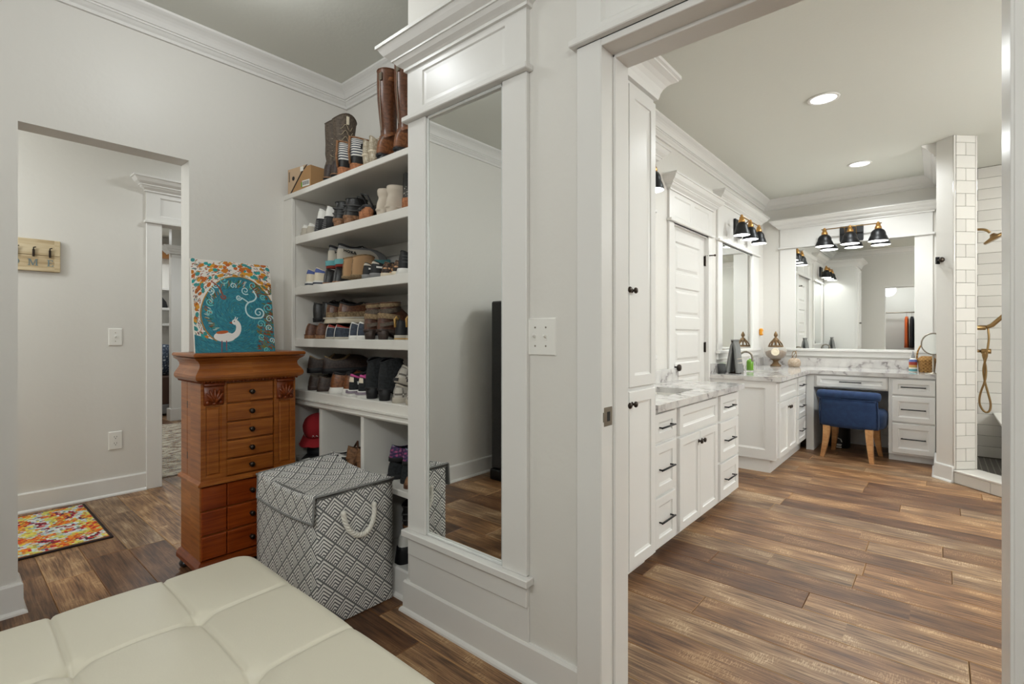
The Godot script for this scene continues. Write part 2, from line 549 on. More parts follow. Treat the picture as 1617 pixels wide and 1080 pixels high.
func materials():
	var wall_bump := bump_tex(0.05, 4, 1.2)
	M.wall = mt(c8(224, 221, 215), 0.42)
	M.wall.normal_enabled = true
	M.wall.normal_texture = wall_bump
	M.wall.normal_scale = 0.16
	tri_map(M.wall, 1.6, true)
	M.ceil = mt(c8(221, 221, 212), 0.9)
	M.ceil.normal_enabled = true
	M.ceil.normal_texture = wall_bump
	M.ceil.normal_scale = 0.2
	tri_map(M.ceil, 3.0, true)
	M.trim = mt(c8(230, 228, 224), 0.3)
	M.cab = mt(c8(233, 232, 229), 0.36)
	M.shelf = mt(c8(230, 227, 220), 0.45)
	M.plate = mt(c8(236, 234, 228), 0.3)
	M.black = mt(c8(30, 30, 31), 0.42, 0.4)
	M.bronze = mt(c8(66, 58, 52), 0.28, 0.85)
	M.brass = mt(c8(196, 150, 88), 0.3, 0.9)
	M.antique = mt(c8(122, 96, 66), 0.5, 0.5)
	M.gold = mt(c8(150, 122, 82), 0.3, 0.9)
	M.steel = mt(c8(150, 142, 130), 0.28, 0.9)
	M.mirror = mt(c8(238, 240, 238), 0.012, 1.0)
	M.bead = mt(c8(226, 228, 226), 0.1, 0.2)
	# floor planks
	var woods := [c8(80, 61, 49), c8(106, 83, 66), c8(133, 107, 85), c8(152, 126, 102), c8(170, 147, 122), c8(196, 177, 154)]
	var wt := wood_tex(1024, 1024, woods, 21, 2.2, 0.4)
	var wim: Image = wt.get_image()
	wim.fill_rect(Rect2i(0, 1006, 1024, 18), c8(176, 148, 116))
	wt = tex(wim)
	M.plank = []
	for tint in [c8(255, 244, 226), c8(232, 208, 180), c8(196, 168, 140), c8(255, 234, 204), c8(232, 222, 206), c8(176, 146, 120), c8(250, 222, 186)]:
		var m := mt(tint, 0.42)
		m.albedo_texture = wt
		M.plank.append(m)
	M.joint = mt(c8(150, 124, 96), 0.6)
	M.subfloor = mt(c8(60, 46, 36), 0.8)
	# armoire wood
	var at := wood_tex(512, 256, [c8(124, 62, 20), c8(138, 74, 27), c8(152, 86, 33), c8(166, 98, 40), c8(178, 110, 50)], 71, 0.0, 0.3)
	M.cherry = mt(c8(255, 255, 255), 0.28)
	M.cherry.albedo_texture = at
	M.cherry.uv1_triplanar = true
	M.cherry.uv1_scale = Vector3(1.4, 2.6, 1.4)
	M.cherry_red = M.cherry.duplicate()
	M.cherry_red.albedo_color = c8(240, 186, 150)
	M.cherry_dark = M.cherry.duplicate()
	M.cherry_dark.albedo_color = c8(196, 156, 122)
	# marble
	var ra := noise(FastNoiseLite.TYPE_SIMPLEX_SMOOTH, 0.009, 8, 5)
	ra.fractal_type = FastNoiseLite.FRACTAL_RIDGED
	ra.domain_warp_enabled = true
	ra.domain_warp_amplitude = 60.0
	ra.domain_warp_frequency = 0.008
	M.marble = textured(noise_tex(ra, 512, 512, [c8(226, 224, 221), c8(222, 220, 216), c8(220, 217, 213), c8(215, 212, 208), c8(212, 209, 205), c8(206, 203, 200), c8(198, 194, 191), c8(150, 144, 142), c8(84, 78, 78)]), 0.08, 0.9)
	M.leather = mt(c8(208, 202, 184), 0.42)
	M.leather.normal_enabled = true
	M.leather.normal_texture = bump_tex(0.12, 6, 2.0)
	M.leather.normal_scale = 0.12
	tri_map(M.leather, 5.0)
	M.hamper = mt(Color.WHITE, 0.9)
	M.hamper.albedo_texture = tex(hamper_image(160))
	M.piping = mt(c8(132, 132, 130), 0.9)
	M.lining = mt(c8(150, 150, 148), 0.9)
	M.rope = mt(c8(226, 222, 212), 0.9)
	M.velvet = mt(c8(34, 62, 104), 0.85)
	M.velvet.rim_enabled = true
	M.velvet.rim = 0.5
	M.velvet.albedo_texture = noise_tex(noise(FastNoiseLite.TYPE_SIMPLEX_SMOOTH, 0.03, 14, 3), 256, 256, [c8(190, 190, 200), c8(255, 255, 255)])
	tri_map(M.velvet, 2.0)
	M.oak = textured(wood_tex(256, 128, [c8(150, 100, 56), c8(184, 132, 82), c8(206, 160, 108)], 91), 0.5, 3.0)
	M.oak.uv1_scale = Vector3(6, 2, 6)
	M.sofa_wood = mt(c8(74, 50, 38), 0.5)
	M.tile = []
	for k in 4:
		M.tile.append(mt(c8(217 - k * 3, 213 - k * 3, 206 - k * 3), 0.12))
	M.grout = mt(c8(118, 112, 104), 0.9)
	M.mosaic = textured(pattern(128, 128, func(i, j): return c8(70, 66, 62) if (i % 16 < 13 and (j + (8 if (i / 16) % 2 else 0)) % 20 < 17) else c8(150, 146, 138)), 0.4, 3.0)
	M.lamp = mt(c8(255, 250, 240), 0.6)
	M.lamp.emission_enabled = true
	M.lamp.emission = c8(248, 250, 255)
	M.lamp.emission_energy_multiplier = 3.0
	M.liner = mt(c8(250, 248, 244), 0.5)
	M.canvas_side = mt(c8(222, 218, 208), 0.9)
	M.painting = textured(tex(painting_image()), 0.5)
	M.rug = textured(tex(rug_image(256, 192)), 0.95)
	M.rug_edge = mt(c8(38, 26, 24), 0.95)
	var rg := RandomNumberGenerator.new()
	rg.seed = 3
	var nz := noise(FastNoiseLite.TYPE_SIMPLEX_SMOOTH, 0.05, 31, 3)
	M.far_rug = textured(pattern(192, 192, func(i, j):
		var v := nz.get_noise_2d(i * 0.6, j * 1.6) + rg.randf_range(-.25, .25)
		return c8(206, 198, 180) if v < 0.05 else ([c8(120, 116, 110), c8(176, 140, 84), c8(150, 110, 110), c8(96, 104, 106)][rg.randi() % 4])), 0.95)
	# shoe stuffs
	M.leopard = textured(noise_tex(_cells(0.07, 5), 128, 128, [c8(30, 20, 16), c8(38, 24, 18), c8(206, 152, 104), c8(226, 180, 136), c8(214, 160, 110)]), 0.6, 8.0)
	M.snake = textured(noise_tex(_cells(0.08, 7), 128, 128, [c8(40, 38, 36), c8(60, 56, 50), c8(222, 216, 204), c8(206, 200, 186)]), 0.5, 8.0)
	M.glitter = textured(noise_tex(_cells(0.25, 6), 128, 128, [c8(132, 118, 96), c8(196, 184, 160), c8(228, 220, 202), c8(250, 246, 236)]), 0.35, 6.0)
	M.floral = textured(noise_tex(_cells(0.06, 9), 128, 128, [c8(28, 34, 66), c8(64, 44, 96), c8(196, 80, 130), c8(90, 170, 180), c8(226, 222, 226)]), 0.6, 7.0)
	M.stripes = textured(pattern(8, 128, func(_i, j): return c8(40, 44, 62) if j % 12 < 5 else c8(222, 220, 214)), 0.85)
	M.plaid = textured(pattern(96, 96, func(i, j): return c8(196, 190, 180) if (i % 32 < 24 and j % 32 < 24) else (c8(110, 104, 98) if (i % 32 < 26 or j % 32 < 26) else c8(226, 222, 214))), 0.85, 9.0)
	M.basket = textured(pattern(64, 64, func(i, j): return c8(190, 146, 84) if (i / 8 + j / 8) % 2 == 0 else c8(130, 92, 46)), 0.8, 8.0)
	M.towel = mt(c8(134, 134, 132), 0.95)
	M.towel.normal_enabled = true
	M.towel.normal_texture = bump_tex(0.3, 16, 4.0, 128)
	tri_map(M.towel, 12.0)
	M.cards = mt(c8(176, 136, 92), 0.85)
	for q in [["white", 232, 230, 224, .6], ["grey", 132, 132, 132, .8], ["dkgrey", 78, 78, 78, .8], ["ink", 26, 26, 28, .6], ["inkgloss", 24, 23, 23, .35], ["suede_black", 24, 27, 30, .95], ["brown", 92, 52, 34, .45], ["choc", 54, 38, 31, .5], ["tan", 176, 140, 102, .9], ["sole_tan", 148, 100, 62, .6], ["cognac", 98, 53, 27, .32], ["chestnut", 132, 74, 34, .4], ["navy", 42, 52, 70, .7], ["blue", 84, 100, 160, .7], ["red", 150, 52, 40, .6], ["teal", 90, 156, 160, .6], ["pink", 206, 84, 150, .7], ["beige", 206, 194, 178, .85], ["stone", 190, 182, 168, .85], ["khaki", 150, 124, 88, .85], ["cork", 188, 118, 74, .8], ["capred", 160, 30, 38, .9], ["goldp", 190, 150, 84, .5], ["stitch", 196, 180, 150, .8], ["taupe", 86, 72, 58, .7], ["mauve", 140, 128, 140, .7], ["green", 106, 156, 44, .25], ["orange", 224, 150, 36, .5], ["cream", 226, 214, 190, .6]]:
		M[q[0]] = mt(c8(q[1], q[2], q[3]), q[4])
	var mottle := noise_tex(noise(FastNoiseLite.TYPE_SIMPLEX_SMOOTH, 0.035, 52, 4), 256, 256, [c8(120, 116, 112), c8(190, 188, 186), c8(225, 224, 222), c8(255, 255, 255), c8(255, 255, 255)])
	for k in ["brown", "choc", "cognac", "chestnut", "taupe", "khaki", "suede_black", "inkgloss", "navy", "sole_tan", "cork"]:
		M[k].albedo_texture = mottle
		tri_map(M[k], 7.0)
		M[k].albedo_color = M[k].albedo_color.lightened(0.08)

func _cells(f: float, sd: int) -> FastNoiseLite:
	var n := noise(FastNoiseLite.TYPE_CELLULAR, f, sd, 1)
	n.fractal_type = FastNoiseLite.FRACTAL_NONE
	n.cellular_return_type = FastNoiseLite.RETURN_DISTANCE2_SUB
	return n

const HC := 2.86   # ceiling height
const CROWN := [Vector2(0, 0), Vector2(0.098, 0), Vector2(0.098, -0.012), Vector2(0.088, -0.02), Vector2(0.078, -0.026), Vector2(0.066, -0.036), Vector2(0.056, -0.048), Vector2(0.048, -0.062), Vector2(0.044, -0.07), Vector2(0.036, -0.07), Vector2(0.036, -0.08), Vector2(0.03, -0.08), Vector2(0.022, -0.092), Vector2(0.014, -0.1), Vector2(0.014, -0.116), Vector2(0, -0.116)]
const CAPM := [Vector2(0, 0), Vector2(0.012, 0), Vector2(0.012, 0.012), Vector2(0.02, 0.018), Vector2(0.034, 0.026), Vector2(0.044, 0.04), Vector2(0.05, 0.04), Vector2(0.05, 0.048), Vector2(0.062, 0.056), Vector2(0.074, 0.064), Vector2(0.084, 0.078), Vector2(0.092, 0.092), Vector2(0.1, 0.092), Vector2(0.1, 0.106), Vector2(0, 0.106)]
const BASE := [Vector2(0, 0), Vector2(0.03, 0), Vector2(0.029, 0.008), Vector2(0.024, 0.015), Vector2(0.017, 0.019), Vector2(0.016, 0.126), Vector2(0.011, 0.135), Vector2(0, 0.135)]

func setup():
	var cam := Camera3D.new()
	cam.name = "camera"
	add_child(cam)
	cam.position = Vector3(0, 1.22, 0)
	cam.rotation.y = deg_to_rad(40.69)
	cam.projection = Camera3D.PROJECTION_FRUSTUM
	cam.near = 0.05
	cam.far = 60.0
	cam.size = 0.05 * 1080.0 / 785.0
	cam.frustum_offset = Vector2(0, -0.05 * 12.0 / 785.0)
	cam.current = true
	var we := WorldEnvironment.new()
	we.name = "environment"
	var e := Environment.new()
	e.background_mode = Environment.BG_COLOR
	e.background_color = Color(0.02, 0.02, 0.02)
	e.tonemap_mode = Environment.TONE_MAPPER_LINEAR
	e.tonemap_exposure = 1.0
	e.sdfgi_enabled = true
	e.ssao_enabled = true
	e.ssil_enabled = true
	we.environment = e
	add_child(we)

# ceiling lamps: x, z, energy
const CANS_BATH := [[-0.61, -4.03, 1.0], [-0.58, -5.8, 2.3], [0.7, -2.4, 0.8], [0.95, -6.1, 0.5]]  # last two are out of view, placed to light the entry and shower
# x, z, energy, drop below the ceiling, radius
const UNSEEN_GLOBES := [[-2.15, -0.82, 0.16, 0.13, 0.09], [-0.9, 0.95, 0.75, 0.62, 0.15], [0.85, 0.95, 0.75, 0.62, 0.15], [1.85, -4.1, 2.4, 0.62, 0.15], [-4.0, 0.9, 0.8, 0.62, 0.15]]  # all unseen; those after the first are added fill to even the light
const UNSEEN_CANS_HALL := [[-4.05, -1.75, 0.9], [-4.0, 0.5, 0.6]]  # both out of view, placed to light the hall wall and doorway

func can(x: float, z: float, watt: float, label: String, group: String):
	var t := thing("ceiling_light", label, "ceiling light", Vector3(x, HC, z), 0.0, group)
	var ring := MB.new()
	ring.smooth(true)
	ring.lathe([Vector2(0.078, -0.001), Vector2(0.098, -0.001), Vector2(0.096, -0.006), Vector2(0.082, -0.009), Vector2(0.078, -0.004)], 32, Transform3D.IDENTITY, false)
	part("trim_ring", ring, M.plate, t)
	var d := MB.new()
	d.lathe([Vector2(0.078, -0.004), Vector2(0.0, -0.0045)], 32, Transform3D.IDENTITY, false)
	part("diffuser", d, M.lamp, t)
	var l := SpotLight3D.new()
	l.name = "light"
	t.add_child(l)
	l.position.y = -0.02
	l.rotation.x = -PI / 2
	l.spot_angle = 84.0
	l.spot_angle_attenuation = 0.6
	l.spot_range = 14.0
	l.spot_attenuation = 2.0
	l.light_energy = watt
	l.light_size = 0.07
	l.light_color = c8(245, 250, 251)
	l.shadow_enabled = true

func globe(x: float, z: float, watt: float, drop: float, r: float, label: String):  # a lamp hung out of view to brighten ceiling and walls
	var t := thing("unseen_globe_light", label, "ceiling light", Vector3(x, HC, z), 0.0, "unseen globe lamps")
	var cp := MB.new()
	cp.smooth(true)
	cp.lathe([Vector2(0.008, -drop + r), Vector2(0.008, -0.055), Vector2(0.02, -0.05), Vector2(0.03, -0.03), Vector2(0.08, -0.012), Vector2(0.08, 0)], 24)
	part("canopy", cp, M.steel, t)
	var g := MB.new()
	g.smooth(true)
	g.ball(Vector3(0, -drop, 0), Vector3(r, r * 0.97, r), 28, 16)
	part("globe", g, M.lamp, t)
	var l := OmniLight3D.new()
	l.name = "light"
	t.add_child(l)
	l.position.y = -drop
	l.omni_range = 14.0
	l.omni_attenuation = 2.0
	l.light_energy = watt
	l.light_size = r * 0.93
	l.light_color = c8(245, 250, 251)
	l.shadow_enabled = true

func wall(called: String, boxes: Array, label: String, m = null):
	var mb := MB.new()
	for b in boxes:
		mb.span(b[0], b[1], b[2], b[3], b[4], b[5])
	return single(called, mb, m if m else M.wall, label, "wall", "", "structure")

func base_run(called: String, label: String, runs: Array):
	var mb := MB.new()
	for r in runs:
		mb.run(BASE, r[0], r[1], r[2], r[3], r[4])
	single(called, mb, M.trim, label, "baseboard", "", "structure")

func crown_run(called: String, label: String, runs: Array):
	var mb := MB.new()
	for r in runs:
		mb.run(CROWN, r[0], r[1], r[2], r[3], r[4])
	single(called, mb, M.trim, label, "crown moulding", "", "structure")

func V(x: float, y: float, z: float) -> Vector3:
	return Vector3(x, y, z)

func floor_planks():
	var fl := thing("floor", "brown wood plank floor running through all rooms", "floor", Vector3.ZERO, 0.0, "", "structure")
	var sl := MB.new()
	sl.span(-11.5, 2.7, -0.12, -0.012, -6.95, 2.4)
	part("subfloor", sl, M.subfloor, fl)
	var rg := RandomNumberGenerator.new()
	rg.seed = 77
	# shared plank meshes by length; the grain offset varies by mesh
	var cache := {}
	var w := 0.18
	for k in range(-28, 14):
		var z := -1.80 + w * k + w / 2
		var x0 := -1.66
		var x1 := 2.4
		if z > -1.44:
			x0 = -4.87
			x1 = 1.7
		elif z > -2.95:
			x0 = -9.9
			x1 = 2.4
		if z > -1.44 and z < -1.0:
			x0 = -9.9
		var x := x0 - rg.randf() * 1.1
		while x < x1:
			var a := maxf(x, x0)
			var b := minf(x + 1.22, x1)
			x += 1.22
			if b - a < 0.03:
				continue
			var row := rg.randi() % 6
			var off := rg.randi() % 3
			var key := "%d_%d_%d" % [int((b - a) * 200), row, off]
			if not cache.has(key):
				var L := b - a - 0.0024
				var mb := MB.new()
				var h := 0.012
				var hw := w / 2 - 0.0009
				var bv := 0.0022
				var u0 := off * 0.31
				var ul := L / 1.22
				var v0 := row * 0.163 + 0.004
				var v1 := (row + 1) * 0.163 - 0.004
				mb.quad(V(-L / 2 + bv, 0, -hw + bv), V(L / 2 - bv, 0, -hw + bv), V(L / 2 - bv, 0, hw - bv), V(-L / 2 + bv, 0, hw - bv), Vector3.UP, [Vector2(u0, v0), Vector2(u0 + ul, v0), Vector2(u0 + ul, v1), Vector2(u0, v1)])
				var lo := [V(-L / 2, -h, -hw), V(L / 2, -h, -hw), V(L / 2, -h, hw), V(-L / 2, -h, hw)]
				var mi := [V(-L / 2, -bv, -hw), V(L / 2, -bv, -hw), V(L / 2, -bv, hw), V(-L / 2, -bv, hw)]
				var tp := [V(-L / 2 + bv, 0, -hw + bv), V(L / 2 - bv, 0, -hw + bv), V(L / 2 - bv, 0, hw - bv), V(-L / 2 + bv, 0, hw - bv)]
				var od := [V(0, 0, -1), V(1, 0, 0), V(0, 0, 1), V(-1, 0, 0)]
				for e in 4:
					var f := (e + 1) % 4
					mb.quad(lo[e], lo[f], mi[f], mi[e], od[e], [Vector2(0.1, 0.993), Vector2(0.3, 0.993), Vector2(0.3, 0.993), Vector2(0.1, 0.993)])
					mb.quad(mi[e], mi[f], tp[f], tp[e], od[e] + Vector3.UP, [Vector2(0.1, 0.993), Vector2(0.3, 0.993), Vector2(0.3, 0.993), Vector2(0.1, 0.993)])
				cache[key] = mb.done()
			part("plank", cache[key], M.plank[rg.randi() % M.plank.size()], fl, V((a + b) / 2, 0, z))

func structure():
	wall("wall_left", [[-3.19, -3.06, 0, HC, -0.24, 2.2], [-3.19, -3.06, 2.155, HC, -0.895, -0.24], [-3.19, -3.06, 0, HC, -1.955, -0.895]], "off-white closet wall with a plain drywall opening to the hall")
	wall("wall_back", [[-3.06, -1.785, 0, HC, -1.955, -1.835]], "off-white wall behind the shoe shelves")
	wall("wall_front", [[-1.785, -0.8, 0, HC, -1.525, -1.37], [-0.8, 0.107, 2.135, HC, -1.525, -1.37], [0.107, 1.7, 0, HC, -1.525, -1.37]], "off-white wall carrying the framed mirror and the bathroom doorway")
	wall("wall_right", [[1.7, 1.82, 0, HC, -1.37, 2.2]], "off-white closet wall to the side of the camera")
	wall("wall_near", [[-3.19, 1.82, 0, HC, 2.2, 2.32]], "off-white closet wall behind the camera")
	wall("wall_bath_left", [[-1.785, -1.66, 0, HC, -3.94, -1.525], [-1.785, -1.66, 2.13, HC, -4.75, -3.94], [-1.785, -1.66, 0, HC, -6.84, -4.75]], "off-white bathroom wall with the five panel door and vanity mirrors")
	wall("wall_bath_back", [[-1.66, 2.5, 0, HC, -6.84, -6.72]], "off-white wall behind the makeup desk")
	wall("wall_bath_right", [[2.4, 2.52, 0, HC, -6.72, -1.525]], "off-white far side wall of the bathroom")
	wall("wall_bath_near", [[1.7, 2.52, 0, HC, -1.525, -1.37]], "off-white bathroom wall beside the doorway wall")
	wall("wall_shower_side", [[-0.02, 0.1, 0, HC, -6.72, -5.6]], "off-white partition between makeup desk and shower")
	wall("wall_hall", [[-4.87, -4.75, 0, HC, -1.19, 2.2], [-4.87, -4.75, 2.1, HC, -2.2, -1.19], [-4.87, -4.75, 0, HC, -2.9, -2.2]], "off-white hall wall with a cased doorway")
	wall("wall_hall_end", [[-4.75, -3.19, 0, HC, 2.2, 2.32]], "off-white end wall of the hall")
	wall("wall_hall_far", [[-10.1, -1.785, 0, HC, -3.02, -2.9]], "off-white wall closing the hall and the room beyond")
	wall("wall_room_near", [[-10.1, -4.87, 0, HC, -0.9, -0.78]], "off-white side wall of the room beyond the hall")
	wall("wall_room_end", [[-10.1, -9.98, 0, HC, -2.9, -0.9]], "off-white far wall of the room beyond the hall")
	var c := MB.new()
	c.span(-10.1, 2.52, HC, HC + 0.1, -6.84, 2.32)
	single("ceiling", c, M.ceil, "pale textured ceiling over closet and bathroom", "ceiling", "", "structure")
	floor_planks()
	crown_run("trim_1", "white crown moulding round the closet ceiling", [[V(-3.06, HC, 2.2), V(-3.06, HC, -1.835), V(1, 0, 0), -1.0, -1.0], [V(-3.06, HC, -1.835), V(-1.785, HC, -1.835), V(0, 0, 1), -1.0, -1.0], [V(-1.785, HC, -1.835), V(-1.785, HC, -1.37), V(-1, 0, 0), -1.0, 1.0], [V(-1.785, HC, -1.37), V(1.7, HC, -1.37), V(0, 0, 1), 1.0, -1.0], [V(-3.06, HC, 2.2), V(1.7, HC, 2.2), V(0, 0, -1), -1.0, -1.0], [V(1.7, HC, 2.2), V(1.7, HC, -1.37), V(-1, 0, 0), -1.0, -1.0]])
	var n := V(-0.7071, 0, 0.7071)
	var d := V(0.7071, 0, 0.7071)
	var s0 := V(-0.02, 0, -5.575)
	var s1 := V(0.09, 0, -5.465)
	crown_run("trim_2", "white crown moulding round the bathroom ceiling", [[V(-1.66, HC, -1.525), V(-1.66, HC, -6.72), V(1, 0, 0), -1.0, -1.0], [V(-1.66, HC, -6.72), V(-0.02, HC, -6.72), V(0, 0, 1), -1.0, -1.0], [V(-0.02, HC, -6.72), s0 + V(0, HC, -0.02), V(-1, 0, 0), -1.0, 0.0], [V(-1.66, HC, -1.525), V(2.4, HC, -1.525), V(0, 0, -1), -1.0, -1.0]])
	base_run("baseboard_front", "white baseboard along the mirror wall", [[V(-1.785, 0, -1.835), V(-1.785, 0, -1.37), V(-1, 0, 0), 0.0, 1.0], [V(-1.785, 0, -1.37), V(-0.887, 0, -1.37), V(0, 0, 1), 1.0, 0.0]])
	base_run("baseboard_left", "white baseboard on the closet side of the hall opening", [[V(-3.06, 0, 2.2), V(-3.06, 0, -0.24), V(1, 0, 0), 0.0, 1.0], [V(-3.06, 0, -0.24), V(-3.19, 0, -0.24), V(0, 0, -1), 1.0, 0.0], [V(-3.06, 0, -0.895), V(-3.06, 0, -1.4), V(1, 0, 0), 0.0, 0.0]])
	base_run("baseboard_hall", "white baseboard below the hall switch and outlet", [[V(-4.75, 0, 2.2), V(-4.75, 0, -1.09), V(1, 0, 0), 0.0, 0.0]])
	base_run("baseboard_bath", "white baseboard round the bathroom walls", [[V(-1.66, 0, -4.02), V(-1.66, 0, -3.94), V(1, 0, 0), 0.0, 0.0], [V(-1.0, 0, -6.72), V(-0.36, 0, -6.72), V(0, 0, 1), 0.0, 0.0], [s0, s1, n, 0.4, 0.0], [V(-0.02, 0, -6.0), s0, V(-1, 0, 0), 0.0, 0.4]])
	# doorway lining to the bathroom
	var t := thing("door_1", "white cased doorway from closet to bathroom", "doorway", Vector3.ZERO, 0.0, "", "structure")
	for s in [[-0.887, -0.797, "casing"], [0.107, 0.2, "casing"]]:
		var mb := MB.new()
		mb.span(s[0], s[1], 0, 2.14, -1.37, -1.35, 0.003)
		part("casing", mb, M.trim, t)
	for s in [[-0.8, 1.0], [0.107, -1.0]]:
		var mb := MB.new()
		var x: float = s[0]
		mb.span(x - 0.004 * s[1], x + 0.0036 * s[1], 0, 2.135, -1.527, -1.352, 0.001)
		if x < 0.0:
			mb.span(x, x + 0.012 * s[1], 0, 2.125, -1.462, -1.424, 0.003)
		part("jamb", mb, M.trim, t)
	var hd := MB.new()
	hd.span(-0.8, 0.107, 2.118, 2.14, -1.527, -1.352, 0.002)
	hd.span(-0.8, 0.107, 2.108, 2.125, -1.462, -1.424, 0.003)
	part("head_jamb", hd, M.trim, t)
	var he := MB.new()
	he.rects([[-0.887, 2.14, 0.2, 2.42, -1.37], [-0.887, 2.14, 0.2, 2.42, -1.35], [-0.797, 2.19, 0.11, 2.36, -1.35], [-0.787, 2.2, 0.1, 2.35, -1.36]])
	part("header", he, M.trim, t)
	var lg := MB.new()
	lg.span(-0.905, 0.218, 2.14, 2.162, -1.37, -1.327, 0.003)
	part("ledge", lg, M.trim, t)
	var cr := MB.new()
	cornice(cr, CAPM, -0.887, 0.2, 2.40, -1.35, -1.37)
	part("cornice", cr, M.trim, t)
	var sp := MB.new()
	sp.span(-0.7975, -0.7955, 0.93, 0.99, -1.418, -1.368, 0.0006)
	sp.span(-0.7965, -0.794, 0.945, 0.975, -1.37, -1.362, 0.0006)
	part("strike_plate", sp, M.steel, t)
	var hole := MB.new()
	hole.span(-0.7957, -0.795, 0.945, 0.975, -1.404, -1.386)
	part("latch_hole", hole, M.black, t)
	# hall doorway casing
	var hdw := thing("door_2", "white cased doorway at the end of the hall wall", "doorway", V(-4.75, 0, 0), PI / 2, "", "structure")
	var hc := MB.new()
	hc.span(1.09, 1.195, 0, 2.1, 0, 0.02, 0.003)
	part("casing", hc, M.trim, hdw)
	var hj := MB.new()
	hj.span(1.185, 1.2, 0, 2.11, -0.125, 0.002, 0.002)
	part("jamb", hj, M.trim, hdw)
	var hh := MB.new()
	hh.rects([[1.09, 2.115, 2.3, 2.36, 0], [1.09, 2.115, 2.3, 2.36, 0.02], [1.18, 2.16, 2.2, 2.31, 0.02], [1.19, 2.17, 2.19, 2.3, 0.01]])
	part("header", hh, M.trim, hdw)
	var hl := MB.new()
	hl.span(1.075, 2.3, 2.1, 2.12, 0, 0.04, 0.003)
	part("ledge", hl, M.trim, hdw)
	var hk := MB.new()
	cornice(hk, CAPM, 1.09, 2.3, 2.345, 0.02, 0.0)
	part("cornice", hk, M.trim, hdw)

func cornice(mb: MB, prof: Array, x0: float, x1: float, y: float, zf: float, zw: float):
	mb.run(prof, V(x0, y, zf), V(x1, y, zf), V(0, 0, 1), 1.0, 1.0)
	mb.run(prof, V(x0, y, zw), V(x0, y, zf), V(-1, 0, 0), 0.0, 1.0)
	mb.run(prof, V(x1, y, zf), V(x1, y, zw), V(1, 0, 0), 1.0, 0.0)
	mb.span(x0, x1, y, y + prof[-1].y, zw, zf)

func framed_mirror(called: String, label: String, at: Vector3, turn: float, d: Dictionary):
	# wall plane z = 0, x along the wall; glass, two legs, header with panels, ledge, cornice, sill, apron
	var t := thing(called, label, "mirror", at, turn)
	var g := MB.new()
	g.span(d.gx0 - 0.01, d.gx1 + 0.01, d.gy0 - 0.01, d.gy1 + 0.01, 0.001, 0.007)
	part("glass", g, M.mirror, t)
	var fr := MB.new()
	var w := 0.012
	for b in [[d.gx0, d.gx0 + w, d.gy0, d.gy1], [d.gx1 - w, d.gx1, d.gy0, d.gy1], [d.gx0, d.gx1, d.gy0, d.gy0 + w], [d.gx0, d.gx1, d.gy1 - w, d.gy1]]:
		if d.get("bead", false):
			fr.span(b[0], b[1], b[2], b[3], 0.005, 0.012, 0.003)
	if d.get("bead", false):
		part("edge_strip", fr, M.bead, t)
	for s in [[d.x0, d.gx0], [d.gx1, d.x1]]:
		var mb := MB.new()
		mb.span(s[0], s[1], d.sill, d.ledge, 0, 0.02, 0.003)
		part("frame_leg", mb, M.trim, t)
	var hd := MB.new()
	var np: int = d.get("panels", 1)
	if np == 0:
		hd.span(d.x0, d.x1, d.ledge, d.top, 0, 0.02, 0.003)
	else:
		hd.span(d.x0, d.x1, d.ledge, d.top, 0, 0.012)
		var pw: float = (d.x1 - d.x0) / np
		for k in np:
			var a: float = d.x0 + pw * k
			hd.rects([[a, d.ledge, a + pw, d.top, 0.012], [a, d.ledge, a + pw, d.top, 0.02], [a + d.m, d.ledge + 0.05, a + pw - d.m, d.top - 0.045, 0.02], [a + d.m + 0.004, d.ledge + 0.054, a + pw - d.m - 0.004, d.top - 0.049, 0.014], [a + d.m + 0.02, d.ledge + 0.068, a + pw - d.m - 0.02, d.top - 0.063, 0.013]], Transform3D.IDENTITY, false)
	part("header", hd, M.trim, t)
	var lg := MB.new()
	lg.span(d.x0 - 0.016, d.x1 + 0.016, d.ledge, d.ledge + 0.022, 0, 0.043, 0.003)
	part("ledge", lg, M.trim, t)
	var cr := MB.new()
	cornice(cr, CAPM, d.x0, d.x1, d.top - 0.02, 0.02, 0.0)
	part("cornice", cr, M.trim, t)
	var sl := MB.new()
	sl.span(d.x0 - 0.018, d.x1 + 0.018, d.sill - 0.028, d.sill, 0, 0.043, 0.003)
	part("sill", sl, M.trim, t)
	if d.get("apron", 0.0) > 0.0:
		var ap := MB.new()
		ap.span(d.x0, d.x1 + 0.0, d.sill - 0.028 - d.apron, d.sill - 0.028, 0, 0.02, 0.003)
		part("apron", ap, M.trim, t)
	return t

